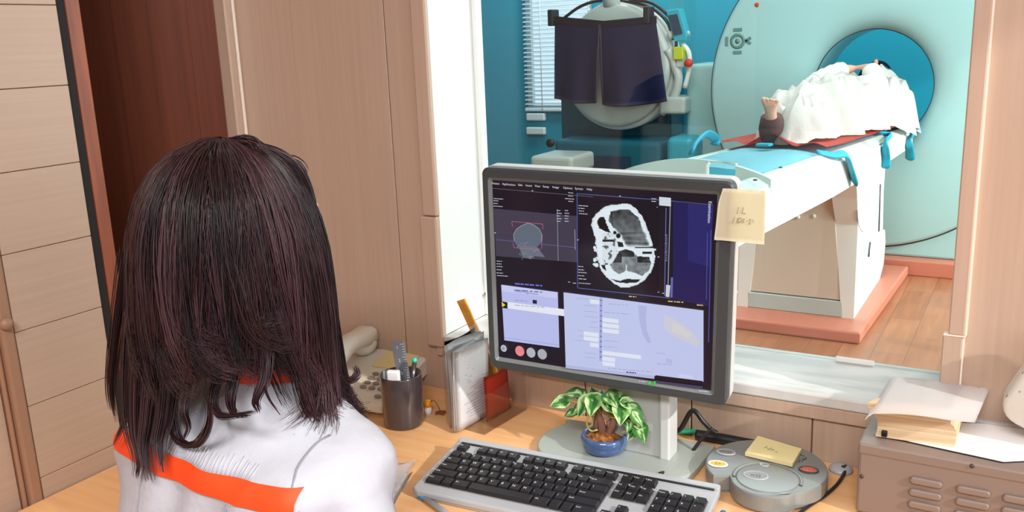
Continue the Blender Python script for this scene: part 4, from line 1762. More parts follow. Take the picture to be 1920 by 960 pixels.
# ---------------------------------------------------------------- pen cup
cc = onz(758, 809, D)
cc = V((cc.x - .022, cc.y + .029, D))
ch_ = .100
cr_ = .0375
cup = thing('pen_cup', 'shiny smoky black cylindrical pen cup beside the telephone', 'cup', cc)
b = B()
b.lathe([(0, 0), (cr_ - .003, 0), (cr_ - .001, .003), (cr_, .006), (cr_ + .0015, ch_ - .002), (cr_ + .001, ch_), (cr_ - .001, ch_), (cr_ - .0025, .006), (0, .005)], 48, M.Translation(cc))
b.build('body', MT['cup'], cup)
a0, a1 = onz(736, 640, D + .17), None
rtop = ony(745, 640, cc.y + .012)
rbot = V((cc.x + .008, cc.y + .012, D + .008))
d = (rtop - rbot)
xr = V((1, .25, 0)) - d.normalized() * V((1, .25, 0)).dot(d.normalized())
xr.normalize()
RT = frame(rbot, xr, d.normalized())
ru = thing('ruler', 'grey translucent ruler standing tall in the pen cup', 'ruler', rbot)
b = B()
b.box((-.0125, 0, -.001), (.0125, d.length, .001), .0004, 1, T=RT)
b.build('blade', MT['ruler'], ru)
b = B()
for k in range(28):
    yy = d.length - .006 - k * .005
    b.box((.012 - (.007 if k % 5 == 0 else .004), yy, .001), (.012, yy + .0007, .0012), T=RT)
    b.box((.012 - (.007 if k % 5 == 0 else .004), yy, -.0012), (.012, yy + .0007, -.001), T=RT)
for k in range(4):
    for sg in (1.05, -1.25):
        b.text(str(k + 1), .008, RT @ M.Translation((-.002, d.length - .012 - k * .025, sg / 1000)), align='CENTER')
b.build('scale_marks', MT['legend'], ru)
pt = ony(778, 671, cc.y + .004)
pb = V((cc.x + .014, cc.y - .004, D + .010))
t = thing('pen', 'dark felt pen with turquoise end standing in the pen cup', 'pen', pb)
b = B()
dq = pt - pb
b.tube([pb, pb + dq * .95], .0042, 12)
b.build('barrel', MT['cup'], t)
b = B()
b.tube([pb + dq * .94, pb + dq * .965, pb + dq], [.0044, .0046, .0030], 12)
b.build('end_cap', MT['teal_cap'], t)
b = B()
q = V((cc.x - .012, cc.y - .006, D + .012))
b.box((-.012, -.006, 0), (.012, .006, .094), .003, 2, T=M.Translation(q) @ M.Rotation(.35, 4, 'Z'))
solid('eraser', MT['white'], 'white eraser block standing inside the smoky pen cup', 'eraser', b)

# amber trinket behind the cup
q = onz(803, 776, D)
tr_ = thing('trinket', 'small amber bead figure with a brown charm behind the pen cup', 'trinket', q)
b = B()
b.lathe([(0, 0), (.007, 0), (.0075, .01), (.006, .014), (0, .015)], 20, M.Translation(q))
b.build('base', MT['white'], tr_)
b = B()
b.ball((q.x, q.y, q.z + .021), (.0085, .0085, .0085))
b.build('bead', MT['amber'], tr_)
b = B()
q2 = onz(826, 772, D + .004)
b.tube(catmull([q + V((.005, .002, .026)), q + V((.012, .004, .028)), q2 + V((-.006, .0, .012)), q2], 14), .0008, 6)
b.prism([(0, 0), (.010, .006), (.016, .001), (.012, -.005), (.018, -.010), (.006, -.009), (0, -.014), (-.004, -.006)], 0, .003, M.Translation(q2 - V((.006, -.004, .003))))
b.build('charm', MT['leafbrown'], tr_)

# --------------------------------------------------------------- telephone
pf = onz(720, 783, D)
pl = onz(646, 772, D)
pxv = (pf - pl).normalized()
pyv = V((-pxv.y, pxv.x, 0))
PT = M(((pxv.x, pyv.x, 0, pf.x), (pxv.y, pyv.y, 0, pf.y), (0, 0, 1, D), (0, 0, 0, 1)))
ph = thing('telephone', 'ivory desk telephone with handset and keypad near the wall corner', 'telephone', PT @ V((-.09, .1, 0)))
PWd, PDp = .175, .200
bk = ony(800, 658, (PT @ V((0, PDp, 0))).y).z - D     # height of the raised back edge
bk = max(.05, min(.085, bk))
fr_h = .026
b = B()
slope = lambda y: fr_h + (bk - fr_h) * y / PDp
side = [(0, .008), (0, fr_h - .006), (.006, fr_h)] + [(y, slope(y)) for y in (.05, .1, .15)] + [(PDp - .012, slope(PDp - .012)), (PDp, bk - .012), (PDp, bk - .034), (.03, .008)]
rings = []
for x in (-PWd, -PWd + .006, -.006, 0):
    e_ = .004 if x in (-PWd, 0) else 0
    rings.append([PT @ V((x, min(max(y, e_), PDp - e_), z - (e_ if z > .015 else 0))) for y, z in side])
b.loft(rings, smooth=False)
for x, y in ((-.02, .02), (-PWd + .02, .02), (-.02, .17), (-PWd + .02, .17)):
    b.box((x - .008, y - .008, 0), (x + .008, y + .008, slope(y) - .02), .001, 1, T=PT)
b.build('body', MT['phone'], ph)
tls = math.atan2(bk - fr_h, PDp)
ST = PT @ M.Translation((0, 0, fr_h)) @ M.Rotation(tls, 4, 'X')      # the sloping top
for r_ in range(4):
    for c_ in range(3):
        b = B()
        b.prism([(p[0], p[1] * .66) for p in circle(.0075, 18)], 0, .004, ST @ M.Translation((-.072 + c_ * .020, .096 - r_ * .0165, 0)), bev=.001, seg=2)
        b.build('key', MT['phonekey'], ph)
for x, y in ((-.012, .096), (-.012, .0795), (-.012, .063), (-.012, .0465), (-.024, .022)):
    b = B()
    b.prism([(p[0], p[1] * .66) for p in circle(.0075, 18)], 0, .004, ST @ M.Translation((x, y, 0)), bev=.001, seg=2)
    b.build('key', MT['phonekey'], ph)
b = B()
b.box((-.10, .016, 0), (-.07, .021, .0006), T=ST)
b.build('print', MT['print'], ph)
b = B()
hx_ = -.142
b.loft([[ST @ V((hx_ + .026 * s1 * kx_, y, .010 + z + .018 * s2)) for s1, s2 in ((-1, -.6), (1, -.6), (1.0, .6), (.6, 1), (-.6, 1), (-1, .6))] for y, z, kx_ in ((.0, .010, .6), (.008, .014, .95), (.045, .020, 1.0), (.07, .034, .80), (.10, .040, .72), (.13, .038, .80), (.155, .030, 1.0), (.19, .026, 1.0), (.203, .020, .7))], smooth=True)
b.ball((0, 0, 0), (.026, .026, .02), ST @ M.Translation((hx_, .03, .016)))
b.ball((0, 0, 0), (.028, .030, .024), ST @ M.Translation((hx_, .172, .022)))
b.build('handset', MT['phone'], ph)
b = B()
b.box((-.095, .122, .001), (-.015, .185, .0022), T=ST)
solid('sticky_note', MT['note2'], 'yellow paper note lying on the ivory desk telephone', 'note', b)
b = B()
cord = [PT @ V((-PWd - .012 + .006 * math.cos(k * 1.3), .03 + k * .0021, D * 0 + .010 + .006 * math.sin(k * 1.3))) for k in range(90)]
b.tube(cord, .0022, 6)
b.build('cord', MT['phone'], ph)

# -------------------------------------------------------- document holder
h0 = onz(870, 806, D)
h1 = onz(963, 759, D)
hdir = V((.10, 1, 0)).normalized()
hn = V((hdir.y, -hdir.x, 0))                   # broad side, towards the right
HT_ = M(((hn.x, hdir.x, 0, -.868), (hn.y, hdir.y, 0, 1.262), (0, 0, 1, D), (0, 0, 0, 1)))
dh = thing('document_holder', 'clear acrylic document holder full of papers beside the monitor', 'holder', HT_ @ V((0, .07, 0)))
b = B()
b.box((-.035, .0, 0), (.052, .135, .003), .001, 1, T=HT_)
b.build('base', MT['acrylic'], dh)
for nm, bx in (('side', ((.050, .0, .003), (.0525, .135, .075))), ('side', ((-.0375, .0, .003), (-.035, .135, .17))), ('back', ((-.035, .1325, .003), (.050, .135, .17)))):
    b = B()
    b.box(*bx, T=HT_)
    b.build(nm, MT['acrylic'], dh)


def leafset(name, label, m, x, w0, w1, h, lean, th, cat, n=1, skew=0.):
    b = B()
    for k in range(n):
        xx = x + k * (th + .0006)
        dx = -lean * h + random.uniform(-.004, .004)
        y0, y1 = w0 + random.uniform(-.004, .004) * (n > 1), w1
        hh = h + random.uniform(-.006, .006) * (n > 1)
        b.sheet(lambda a, c: HT_ @ V((xx + dx * c ** 1.4 + .006 * math.sin(a * 4 + k) * c, y0 + (y1 - y0) * a + skew * c, .004 + hh * c)), 8, 10, th)
    return solid(name, m, label, cat, b)


leafset('clipboard', 'thin black clipboard standing rearmost in the clear document holder', MT['black'], -.030, .004, .10, .158, .02, .003, 'clipboard')
fo = leafset('folder', 'beige card folder between black clipboard and white papers', MT['boxmetal'], -.024, .002, .10, .148, .02, .002, 'folder')
p1 = leafset('paper_stack', 'white loose papers leaning beside the black clipboard in the holder', MT['white'], -.019, -.012, .090, .152, .03, .0012, 'papers', 6)
p2 = leafset('paper_stack', 'printed white papers with typed lines leaning at the front of the holder', MT['white'], -.002, -.022, .074, .150, .06, .0010, 'papers', 7, .012)
b = B()
for k in range(22):
    c = .12 + .036 * k
    if c > .95:
        break
    l = random.uniform(.45, .85)
    xx = -.002 + 6.6 * .0016 + .0012
    f = lambda a, cc_: HT_ @ V((xx - .06 * .150 * cc_ ** 1.4 + .006 * math.sin(a * 4 + 6) * cc_, -.022 + .096 * a + .012 * cc_, .004 + .150 * cc_))
    b.quad([f(.95 - l * .9, c), f(.93, c), f(.93, c + .006), f(.95 - l * .9, c + .006)])
b.build('print', MT['print'], p2)
leafset('booklet', 'glossy red booklet inside the clear document holder', MT['red'], .026, .040, .118, .088, .06, .006, 'booklet')
leafset('transparent_sleeve', 'clear plastic sleeve standing behind the papers by the window reveal', MT['sleeve'], -.012, .060, .120, .225, .02, .0008, 'sleeve')
# amber wooden ruler leaning against the wall
ta_, tb_ = ony(864, 562, 1.372), ony(951, 752, 1.384)
d = ta_ - tb_
RT = frame(tb_, V((.85, -.3, .3)) - d.normalized() * V((.85, -.3, .3)).dot(d.normalized()), d.normalized())
b = B()
b.box((-.013, .0, -.0022), (.013, d.length, .0022), .0008, 1, T=RT)
am = solid('wooden_ruler', MT['orange'], 'amber wooden ruler leaning across the clear document holder', 'ruler', b)
b = B()
b.box((.0005, .02, .0022), (.0012, d.length - .01, .0024), T=RT)
b.build('centre_line', MT['leafbrown'], am)

# ------------------------------------------------------------- potted plant
pc = onz(1133, 842, D + .014)
pc = V((pc.x, pc.y, D + .0122))
pp = thing('potted_plant', 'small variegated trailing plant in a blue glazed pot under the monitor', 'plant', pc)
b = B()
b.lathe([(0, .0), (.026, .0), (.033, .004), (.0365, .011), (.0355, .015), (.0385, .019), (.0395, .025), (.037, .030), (.0335, .031), (.032, .027), (.030, .020), (0, .019)], 48, M.Translation(pc))
b.build('pot', MT['ceramic'], pp)
b = B()
b.lathe([(0, .032), (.012, .031), (.024, .0275), (.0325, .0245), (.031, .020), (0, .019)], 32, M.Translation(pc))
for k in range(70):
    a, q = random.uniform(0, 2 * PI), random.uniform(0, .029)
    z = .0315 - .006 * (q / .029) ** 2
    Tq = M.Translation(pc + V((q * math.cos(a), q * math.sin(a), z))) @ M.Rotation(random.uniform(0, 6), 4, 'Z') @ M.Rotation(random.uniform(-.6, .6), 4, 'X')
    b.box((-.0035, -.002, -.001), (.0035, .002, .0012), .0006, 1, T=Tq)
b.build('bark_chips', MT['soil'], pp)
b = B()


def pt_(x, y, dy=0.):
    return ony(x, y, pc.y + dy)


for pts, r_ in (([(1138, 838), (1130, 818), (1128, 795), (1122, 775), (1128, 755)], [.008, .0075, .008, .0075, .005]), ([(1125, 838), (1120, 815), (1118, 790), (1124, 765)], [.006, .0055, .0055, .004]), ([(1142, 838), (1142, 815), (1150, 795), (1152, 780), (1140, 765)], [.007, .007, .006, .006, .004]), ([(1152, 835), (1146, 812), (1140, 790)], [.004, .0045, .004])):
    q = catmull([pt_(x, y, .004 * (i % 2)) for i, (x, y) in enumerate(pts)], 14)
    rr = [r_[0] + (r_[-1] - r_[0]) * i / 13 for i in range(14)]
    b.tube(q, rr, 10)
b.build('trunk', MT['bark'], pp)
b = B()
LEAF = [(1049, 755, .019, 200, -.01), (1072, 738, .020, 160, .004), (1088, 736, .017, 120, .012), (1094, 762, .022, 240, -.018), (1112, 758, .024, 265, -.022), (1082, 770, .016, 210, -.005), (1147, 748, .023, 300, -.018), (1150, 765, .021, 315, -.012), (1172, 745, .018, 20, .006), (1165, 775, .024, 265, -.022), (1182, 758, .018, 350, .0), (1192, 772, .019, 320, -.006), (1196, 785, .017, 300, -.014), (1180, 795, .017, 250, -.012), (1203, 812, .020, 290, -.016), (1185, 815, .014, 240, -.012), (1128, 742, .018, 90, .012), (1112, 738, .017, 110, .014), (1160, 738, .016, 60, .012), (1068, 776, .013, 190, -.004), (1140, 752, .015, 270, -.004), (1205, 800, .015, 330, -.004), (1104, 748, .018, 150, .0)]
lc = []
st = B()
for (x, y, s, ang, dy) in LEAF:
    s *= .88
    q = pt_(x, y, dy)
    n_ = (CAM - q).normalized() * .7 + V((random.uniform(-.5, .5), random.uniform(-.2, .3), random.uniform(.3, .9)))
    n_.normalize()
    tip = (rt * math.cos(R(ang)) + up * math.sin(R(ang)))
    tip = (tip - n_ * tip.dot(n_)).normalized()
    sd = n_.cross(tip)
    nb = len(b.bm.verts)
    NU, NV = 14, 10
    g = []
    var = random.random()
    for i in range(NU + 1):
        a = i / NU
        wd = 1.02 * (math.sin(PI * min(1, a ** .62)) ** .85) * (1 - .25 * a) + (.0 if a else 0)
        row = []
        for j in range(NV + 1):
            c = 2 * j / NV - 1
            back = -.18 * abs(c) ** 1.5 * max(0, 1 - a * 5)          # heart lobes
            q_ = q + tip * s * ((a + back) * 1.9 - .9) + sd * (c * wd * s * .82) + n_ * s * (.22 * abs(c) * wd - .35 * a * a)
            row.append(b.bm.verts.new(q_))
            vein = abs(c)
            k = noise.noise(V((a * 3 + x, c * 2.5, y))) + (vein - .45) * 1.2 * (1 if var > .3 else -1)
            gcol = lin((54, 112, 52)) if k < 0 else (lin((196, 222, 164)) if k > .28 else lin((124, 176, 92)))
            if vein < .06:
                gcol = lin((44, 96, 44))
            lc.append(gcol)
        g.append(row)
    for i in range(NU):
        for j in range(NV):
            f = b.bm.faces.new((g[i][j], g[i + 1][j], g[i + 1][j + 1], g[i][j + 1]))
            f.smooth = True
    root_ = pt_(1130 + (x - 1130) * .18, 778 + (y - 778) * .1, 0)
    mid = (root_ + q) / 2 + V((0, 0, .010))
    st.tube(catmull([root_, mid, q - tip * s * .8], 8), .0012, 6)
fo_ = b.build('foliage', MT['leaf'], pp)
setcol(fo_, lc)
for pts in ([(1104, 778), (1100, 795), (1108, 808), (1120, 806)], [(1112, 780), (1110, 797), (1104, 800)], [(1165, 812), (1178, 806), (1186, 800)]):
    st.tube(catmull([pt_(x, y, -.008) for x, y in pts], 10), .0016, 6)
st.build('stems', MT['stem'], pp)

# -------------------------------------------------------- intercom console
cc0 = V((-.3225, 1.300, D))
cdir = V((.17, -1, 0)).normalized()             # front of the console
cxv = V((-cdir.y, cdir.x, 0)) * 1.0
CT = M(((cxv.x, -cdir.x, 0, cc0.x), (cxv.y, -cdir.y, 0, cc0.y), (0, 0, 1, D), (0, 0, 0, 1)))
con = thing('intercom_console', 'round grey control console with yellow and red buttons beside the keyboard', 'console', cc0)
Rb = .0925
hc = .030
out = circle(Rb, 60, (0, 0), R(-62), R(218), True) + [(-.050, -.050)] + [(.006 + .054 * math.cos(t), -.047 + .054 * math.sin(t)) for t in [R(190) + (R(322) - R(190)) * i / 24 for i in range(25)]] + [(.050, -.082)][:0]
b = B()
b.prism(out, .003, hc, CT, bev=.003, seg=3)
b.prism([(p[0] * .94, p[1] * .94) for p in out], 0, .004, CT)
bmesh.ops.recalc_face_normals(b.bm, faces=b.bm.faces)
b.build('body', MT['greyplastic'], con)
TOP = CT @ M.Translation((0, 0, hc))
b = B()
Td = TOP @ M.Translation((.006, -.044, 0))
b.lathe([(.0525, -.001), (.0520, .0012), (.050, .0020), (.0475, .0014), (.046, -.0004)], 64, Td, a0=R(-12), a1=R(190))
b.lathe([(0, .0012), (.044, .0012), (.0465, .0008), (.047, -.001)], 64, Td)
b.build('talk_disc', MT['greyplastic'], con)


def button(name, x, y, rx, ry, rim, face, txt=None, tm=0):
    bb = B()
    o_ = [(p[0] * rx, p[1] * ry) for p in circle(1, 36)]
    i_ = [(p[0] * (rx - .0022), p[1] * (ry - .0022)) for p in circle(1, 36)]
    Tq = TOP @ M.Translation((x, y, 0))
    bb.loft([[Tq @ V((p[0] * 1.04, p[1] * 1.04, .0008)) for p in o_], [Tq @ V((p[0], p[1], .0022)) for p in o_], [Tq @ V((p[0], p[1], .0022)) for p in i_], [Tq @ V((p[0], p[1], .0008)) for p in i_]], cap=False, smooth=False)
    o = bb.build('button_rim', rim, con)
    bb = B()
    bb.prism(i_, .0002, .0018, Tq, bev=.0005, seg=1)
    if txt:
        bb.text(txt, ry * .95, Tq @ M.Translation((0, 0, .0019)) @ M.Rotation(.0, 4, 'Z'), mi=1)
    return bb.build(name, [face, MT['boxdark']], con)


def cl(x, y):
    q = CT.inverted() @ onz(x, y, D + hc)
    return q.x, q.y


x, y = cl(1346, 871)
button('button', x, y, .0150, .0105, MT['white'], MT['yellow'], '2+')
x, y = cl(1361, 849)
button('button', x, y, .0150, .0105, MT['silver'], MT['greyplastic'], '((o))')
x, y = cl(1516, 882)
button('button', x, y, .0150, .0105, MT['bezel'], MT['redbtn'], 'STOP')
x, y = cl(1417, 893)
button('button', x, y, .0185, .0140, MT['silver'], MT['greyplastic'], 'o))')
x, y = cl(1433, 873)
button('button', x, y, .0075, .0055, MT['silver'], MT['greyplastic'], 'o')
b = B()
for p0, p1 in (((1497, 868), (1500, 862)), ((1502, 866), (1512, 858)), ((1504, 860), (1512, 862)), ((1508, 856), (1500, 852))):
    a, c = cl(*p0), cl(*p1)
    b.tube([TOP @ V((a[0], a[1], .0003)), TOP @ V((c[0], c[1], .0003))], .0007, 5)
b.build('symbol', MT['bezel'], con)
ncs = [onz(x, y, D + hc + .008) for x, y in ((1421, 817), (1503, 841), (1486, 869), (1397, 848))]
b = B()
b.loft([[p - V((0, 0, .006)) for p in ncs], ncs], smooth=False)
pad = solid('note_pad', MT['note2'], 'block of pale yellow notes lying on the round grey console', 'note pad', b)
nf = lambda x, y: ncs[0].lerp(ncs[1], x).lerp(ncs[3].lerp(ncs[2], x), y) + V((0, 0, .0004))
strokes(pad, nf, [[(.30, .55), (.33, .42)], [(.36, .50), (.40, .58), (.43, .45)], [(.46, .60), (.48, .50), (.52, .56)], [(.56, .62), (.60, .58)]], MT['greenink'], .0005)

# ------------------------------------------------------------------ cables
def cable(name, label, pts, r_, m):
    b = B()
    b.tube(catmull(pts, 40), r_, 8)
    return solid(name, m, label, 'cable', b)


g = [ony(1252, 812, 1.36), ony(1275, 805, 1.36), ony(1298, 770, 1.365), ony(1318, 790, 1.365), ony(1334, 806, 1.37), ony(1345, 812, 1.372)]
cable('monitor_cable', 'black cable looping out behind the monitor stand', g, .0042, MT['cable'])
g = [ony(1336, 803, 1.352), ony(1318, 820, 1.345), ony(1295, 850, 1.335), ony(1268, 878, 1.32), onz(1238, 888, D + .017)]
cable('signal_cable', 'thin black cable falling across the grey foot of the monitor', g, .0030, MT['cable'])
g = [onz(1240, 816, D + .006), onz(1285, 812, D + .006), onz(1335, 815, D + .006)]
cable('network_cable', 'green cable lying along the wall behind the monitor stand', [p + V((0, -.002, .004)) for p in g], .0042, MT['green'])
g = [V((-.47, 1.403, D + .009)), V((-.43, 1.404, D + .010)), V((-.38, 1.404, D + .010)), V((-.32, 1.404, D + .010)), V((-.29, 1.404, D + .009))]
cable('power_cable', 'thick black cable lying against the wall behind the round console', g, .0095, MT['cable'])
gq = onz(1583, 868, D)
b = B()
b.lathe([(0, .010), (.012, .009), (.018, .004), (.019, 0), (0, 0)], 28, M.Translation((gq.x, YW - .022, D)))
solid('cable_grommet', MT['silver'], 'pale grey round cable grommet in the desk against the wall', 'grommet', b)
g = [V((gq.x + .004, YW - .030, D + .010)), onz(1588, 876, D + .005), onz(1572, 905, D + .004), onz(1545, 930, D + .004), onz(1512, 952, D + .004), onz(1470, 985, D + .004)]
cable('console_cord', 'thin black cord curving over the desk from the grommet past the round console', g, .0028, MT['cable'])

# ----------------------------------------------------- enamel box and books
BX0, BY0, BZ = -.182, 1.262, .852
bx = thing('equipment_box', 'beige metal equipment box with pressed louvres on the desk corner', 'box', (.06, 1.34, D))
b = B()
b.box((BX0, BY0, D + .004), (.34, YW - .006, BZ), .004, 2)
for x in (BX0 + .02, .30):
    for y in (BY0 + .02, YW - .03):
        b.box((x - .01, y - .01, D), (x + .01, y + .01, D + .005))
b.build('case', MT['boxmetal'], bx)
b = B()
b.box((BX0 - .001, BY0 - .0012, BZ - .016), (.341, BY0 + .06, BZ + .001), .003, 2)
b.build('lid_rim', MT['boxmetal'], bx)
lx = [ony(x, 920, BY0).x for x in (1735, 1825, 1915)]
lx += [lx[-1] + .06 * k for k in (1, 2)]
lz0 = ony(1735, 904, BY0).z
lz1 = ony(1735, 927, BY0).z
for k, x in enumerate(lx):
    for r_ in range(4):
        z = lz0 - r_ * (lz0 - lz1)
        if z < D + .012:
            continue
        b = B()
        b.prism(rrect(-.021, .021, -.0052, .0058, .0050, 5), 0, .005, M.Translation((x, BY0 + .0005, z)) @ M.Rotation(PI / 2, 4, 'X'), bev=.003, seg=3)
        b.build('louvre', MT['boxmetal'], bx)
for x, y in ((1616, 893), (1823, 873)):
    q = ony(x, y, BY0)
    b = B()
    b.lathe([(0, .0022), (.0026, .002), (.0032, 0)], 14, M.Translation((q.x if x > 1700 else BX0 + .006, BY0 - (.001 if x > 1700 else 0), q.z)) @ M.Rotation(PI / 2, 4, 'X'))
    b.build('screw', MT['boxdark'], bx)
zt_ = BZ + .0012
qs = [onz(x, y, zt_ + .002) for x, y in ((1640, 814), (1880, 866), (1960, 862), (1960, 806), (1845, 795), (1700, 790))]
b = B()
b.prism([(p.x, min(p.y, 1.402)) for p in qs], zt_, zt_ + .0015)
b.prism([(p.x + .0005, min(p.y, 1.402) + .001) for p in qs], zt_ + .0016, zt_ + .0024, mi=1)
solid('paper_folder', [MT['black'], MT['white']], 'flat white papers on a dark folder covering the beige box lid', 'papers', b)
zb_ = zt_ + .0025
ang = M.Rotation(R(-1.5), 4, 'Z')
bl_, br_ = onz(1641, 818, zb_), onz(1789, 839, zb_)
bw = (br_ - bl_).length
bv = (br_ - bl_).normalized()
BT = M(((bv.x, -bv.y, 0, bl_.x), (bv.y, bv.x, 0, bl_.y), (0, 0, 1, zb_), (0, 0, 0, 1)))
bdp = min(.15, 1.408 - bl_.y - .012)
bo = thing('book', 'thick cream paged book with blank white cover lying on the beige box', 'book', BT @ V((bw / 2, bdp / 2, 0)))
hb = .050
cvs = [onz(x, y, zb_ + hb + .006) for x, y in ((1622, 770), (1828, 790), (1858, 714), (1668, 692))]
cvs = [V((p.x, min(p.y, 1.405), p.z)) for p in cvs]
b = B()
rings = []
dl, dr = (cvs[3] - cvs[0]), (cvs[2] - cvs[1])
dl.z = dr.z = 0
bk0 = bl_ + dl * ((1.400 - bl_.y) / dl.y)
bk1 = br_ + dl * ((1.400 - br_.y) / dl.y)
for z, o in ((0, 0), (.012, .0015), (.024, .001), (.032, -.003), (.033, -.006), (.034, -.006), (.042, -.008), (hb, -.010)):
    zv = V((0, 0, z))
    rings.append([bl_ + bv * (o * 1.4) + V((0, .002 * math.sin(z * 60), 0)) + zv, br_ + bv * o + zv, bk1 + zv, bk0 + bv * .042 + zv])
b.loft(rings, smooth=False)
b.build('pages', MT['paper2'], bo)
b = B()


def cov(a, c):
    q = cvs[0].lerp(cvs[1], a).lerp(cvs[3].lerp(cvs[2], a), c)
    return q + V((0, 0, .004 * math.sin(PI * min(1, a * 1.25)) * (1 - .6 * c) - .005 + (.003 * a) - .010 * max(0, .06 - a) / .06))


b.sheet(cov, 26, 12, .0012)
b.build('cover', MT['white'], bo)
b = B()
q = BT @ V((.012, -.0005, .002))
b.box((-.004, -.003, 0), (.004, .003, .009), .0015, 2, T=M.Translation(q))
b.build('tab', MT['black'], bo)
# dotted rounded speaker on the box
sp = thing('dotted_speaker', 'white rounded speaker with dotted front standing on the beige box by the wall', 'speaker', (.10, 1.37, zt_ + .002))
b = B()
rings = []
for k in range(13):
    t = k / 12
    sc = 1 - .10 * abs(2 * t - 1) ** 6
    rings.append([V((.075 + (p[0]) * sc + .0, 1.335 + t * .060, zt_ + .07 + p[1] * sc)) for p in rrect(-.060, .060, -.060, .075, .028, 6)])
b.loft(rings)
Tsp = M.Translation((.015, 1.36, zt_)) @ M.Rotation(R(24), 4, 'Y') @ M.Translation((-.015, -1.36, -zt_))
bmesh.ops.transform(b.bm, matrix=Tsp, verts=b.bm.verts)
mz = min(v.co.z for v in b.bm.verts)
mx_ = min(v.co.x for v in b.bm.verts)
tgt = ony(1881, 745, 1.35).x
bmesh.ops.translate(b.bm, verts=b.bm.verts, vec=V((tgt - mx_, 0, zt_ + .004 - mz)))
b.build('shell', MT['dots'], sp)

# ================================================== the seated operator
OX = -.865
PMt = M.Translation((OX, .75, 0)) @ M.Rotation(R(-6), 4, 'Z') @ M.Translation((-OX, -.75, 0))
PMi = PMt.inverted()
wo = thing('person', 'person with long dark brown hair in white uniform with orange red back stripe', 'person', (OX, .72, .46))
hc_ = (OX, .812, 1.205)
bones = [
    [((OX, .715, .54), .15, .11), ((OX, .735, .72), .13, .095), ((OX, .755, .86), .13, .08), ((OX, .775, .91), .10, .055), ((OX, .785, 1.02), .048), ((OX, .80, 1.11), .055), ((OX - .015, .800, 1.19), .070, .085), ((OX - .02, .800, 1.255), .066, .080)],
]
for s in (-1, 1):
    bones.append([((OX, .775, .91), .10, .055), ((OX + s * .145, .775, .895), .040), ((OX + s * .180, .785, .80), .040), ((OX + s * .182, .83, .725), .039), ((OX + s * .150, .96, .675), .030), ((OX + s * .135, 1.005, .655), .028, .020), ((OX + s * .125, 1.045, .648), .038, .014)])
    bones.append([((OX, .715, .54), .15, .11), ((OX + s * .10, .75, .53), .085), ((OX + s * .12, 1.12, .53), .058), ((OX + s * .12, 1.13, .30), .050), ((OX + s * .12, 1.10, .09), .036), ((OX + s * .12, 1.13, .045), .034), ((OX + s * .125, 1.24, .030), .034, .024)])
    hb_ = (OX + s * .125, 1.045, .648)
    for k, (ln, o_) in enumerate(((.060, -.026), (.072, -.009), (.068, .008), (.052, .024))):
        bones.append([(hb_, .038, .014), ((hb_[0] + o_, hb_[1] + .040, hb_[2] + .002), .0095), ((hb_[0] + o_ * 1.05, hb_[1] + .040 + ln * .55, hb_[2] - .006), .0088), ((hb_[0] + o_ * 1.05, hb_[1] + .040 + ln, hb_[2] - .022), .0075)])
    bones.append([((OX + s * .135, 1.005, .655), .028, .020), ((hb_[0] - s * .034, hb_[1] - .005, hb_[2] - .003), .011), ((hb_[0] - s * .046, hb_[1] + .028, hb_[2] - .008), .009)])
b = B()
b.add(grow(bones, (OX, .715, .54), 2))
HW = M.Translation((OX - .018, .808, 1.205))
b.ball((0, .092, -.012), (.012, .020, .016), HW)                       # nose
b.ball((0, .080, .010), (.009, .014, .024), HW)
b.ball((0, .066, -.078), (.026, .024, .020), HW)                       # chin
for s in (-1, 1):
    b.ball((s * .031, .074, .022), (.020, .014, .006), HW)             # brow
    b.ball((s * .034, .066, -.020), (.024, .018, .018), HW)            # cheek
    b.ball((s * .076, -.004, -.008), (.010, .018, .030), HW)           # ear
b.ball((0, .086, -.046), (.020, .008, .005), HW, mi=3)
b.ball((0, .085, -.053), (.017, .008, .005), HW, mi=3)
for s in (-1, 1):
    b.ball((s * .031, .078, .006), (.013, .009, .008), HW, mi=4)
    b.ball((s * .031, .0855, .006), (.006, .003, .006), HW, mi=5)
for f in b.bm.faces:
    c = f.calc_center_median()
    if c.z < .60 and c.y < 1.24 and not (c.z > .56 and abs(c.x - OX) > .2):
        f.material_index = 1
    if c.z < .085:
        f.material_index = 2
    if c.z > .60 and f.material_index in (1, 2):
        f.material_index = 0
b.build('body', [MT['skin'], MT['trousers'], MT['shoe'], MT['lip'], MT['eye'], MT['iris']], wo)


def sup(cx, cy, rx, ry, z, n=56, e=3.0, tilt=0.):
    o = []
    for i in range(n):
        t = 2 * PI * i / n
        c, s = math.cos(t), math.sin(t)
        o.append(V((cx + rx * math.copysign(abs(c) ** (2 / e), c), cy + ry * math.copysign(abs(s) ** (2 / e), s), z + tilt * math.copysign(abs(s) ** (2 / e), s))))
    return o


g = B()
g.loft([sup(OX - .005, .722, .195, .150, .50), sup(OX - .005, .728, .190, .140, .60), sup(OX - .005, .742, .180, .122, .72, e=3.4), sup(OX - .005, .754, .188, .120, .82, e=4), sup(OX - .004, .764, .198, .114, .88, e=4.6), sup(OX - .003, .767, .202, .109, .93, e=4.6), sup(OX - .002, .774, .178, .098, .954, e=3.8), sup(OX, .782, .130, .082, .974, e=2.8), sup(OX, .788, .092, .070, 1.000, e=2.3), sup(OX, .791, .074, .065, 1.03, e=2.1), sup(OX, .794, .067, .064, 1.062, e=2)])
for s in (-1, 1):
    g.tube([(OX + s * .110, .778, .915), (OX + s * .142, .774, .912), (OX + s * .163, .772, .890), (OX + s * .175, .774, .85), (OX + s * .180, .782, .79), (OX + s * .182, .80, .742), (OX + s * .178, .845, .712), (OX + s * .160, .92, .690)], [.046, .053, .059, .060, .057, .054, .051, .046], 20)
t = fused(g, .009, 8)
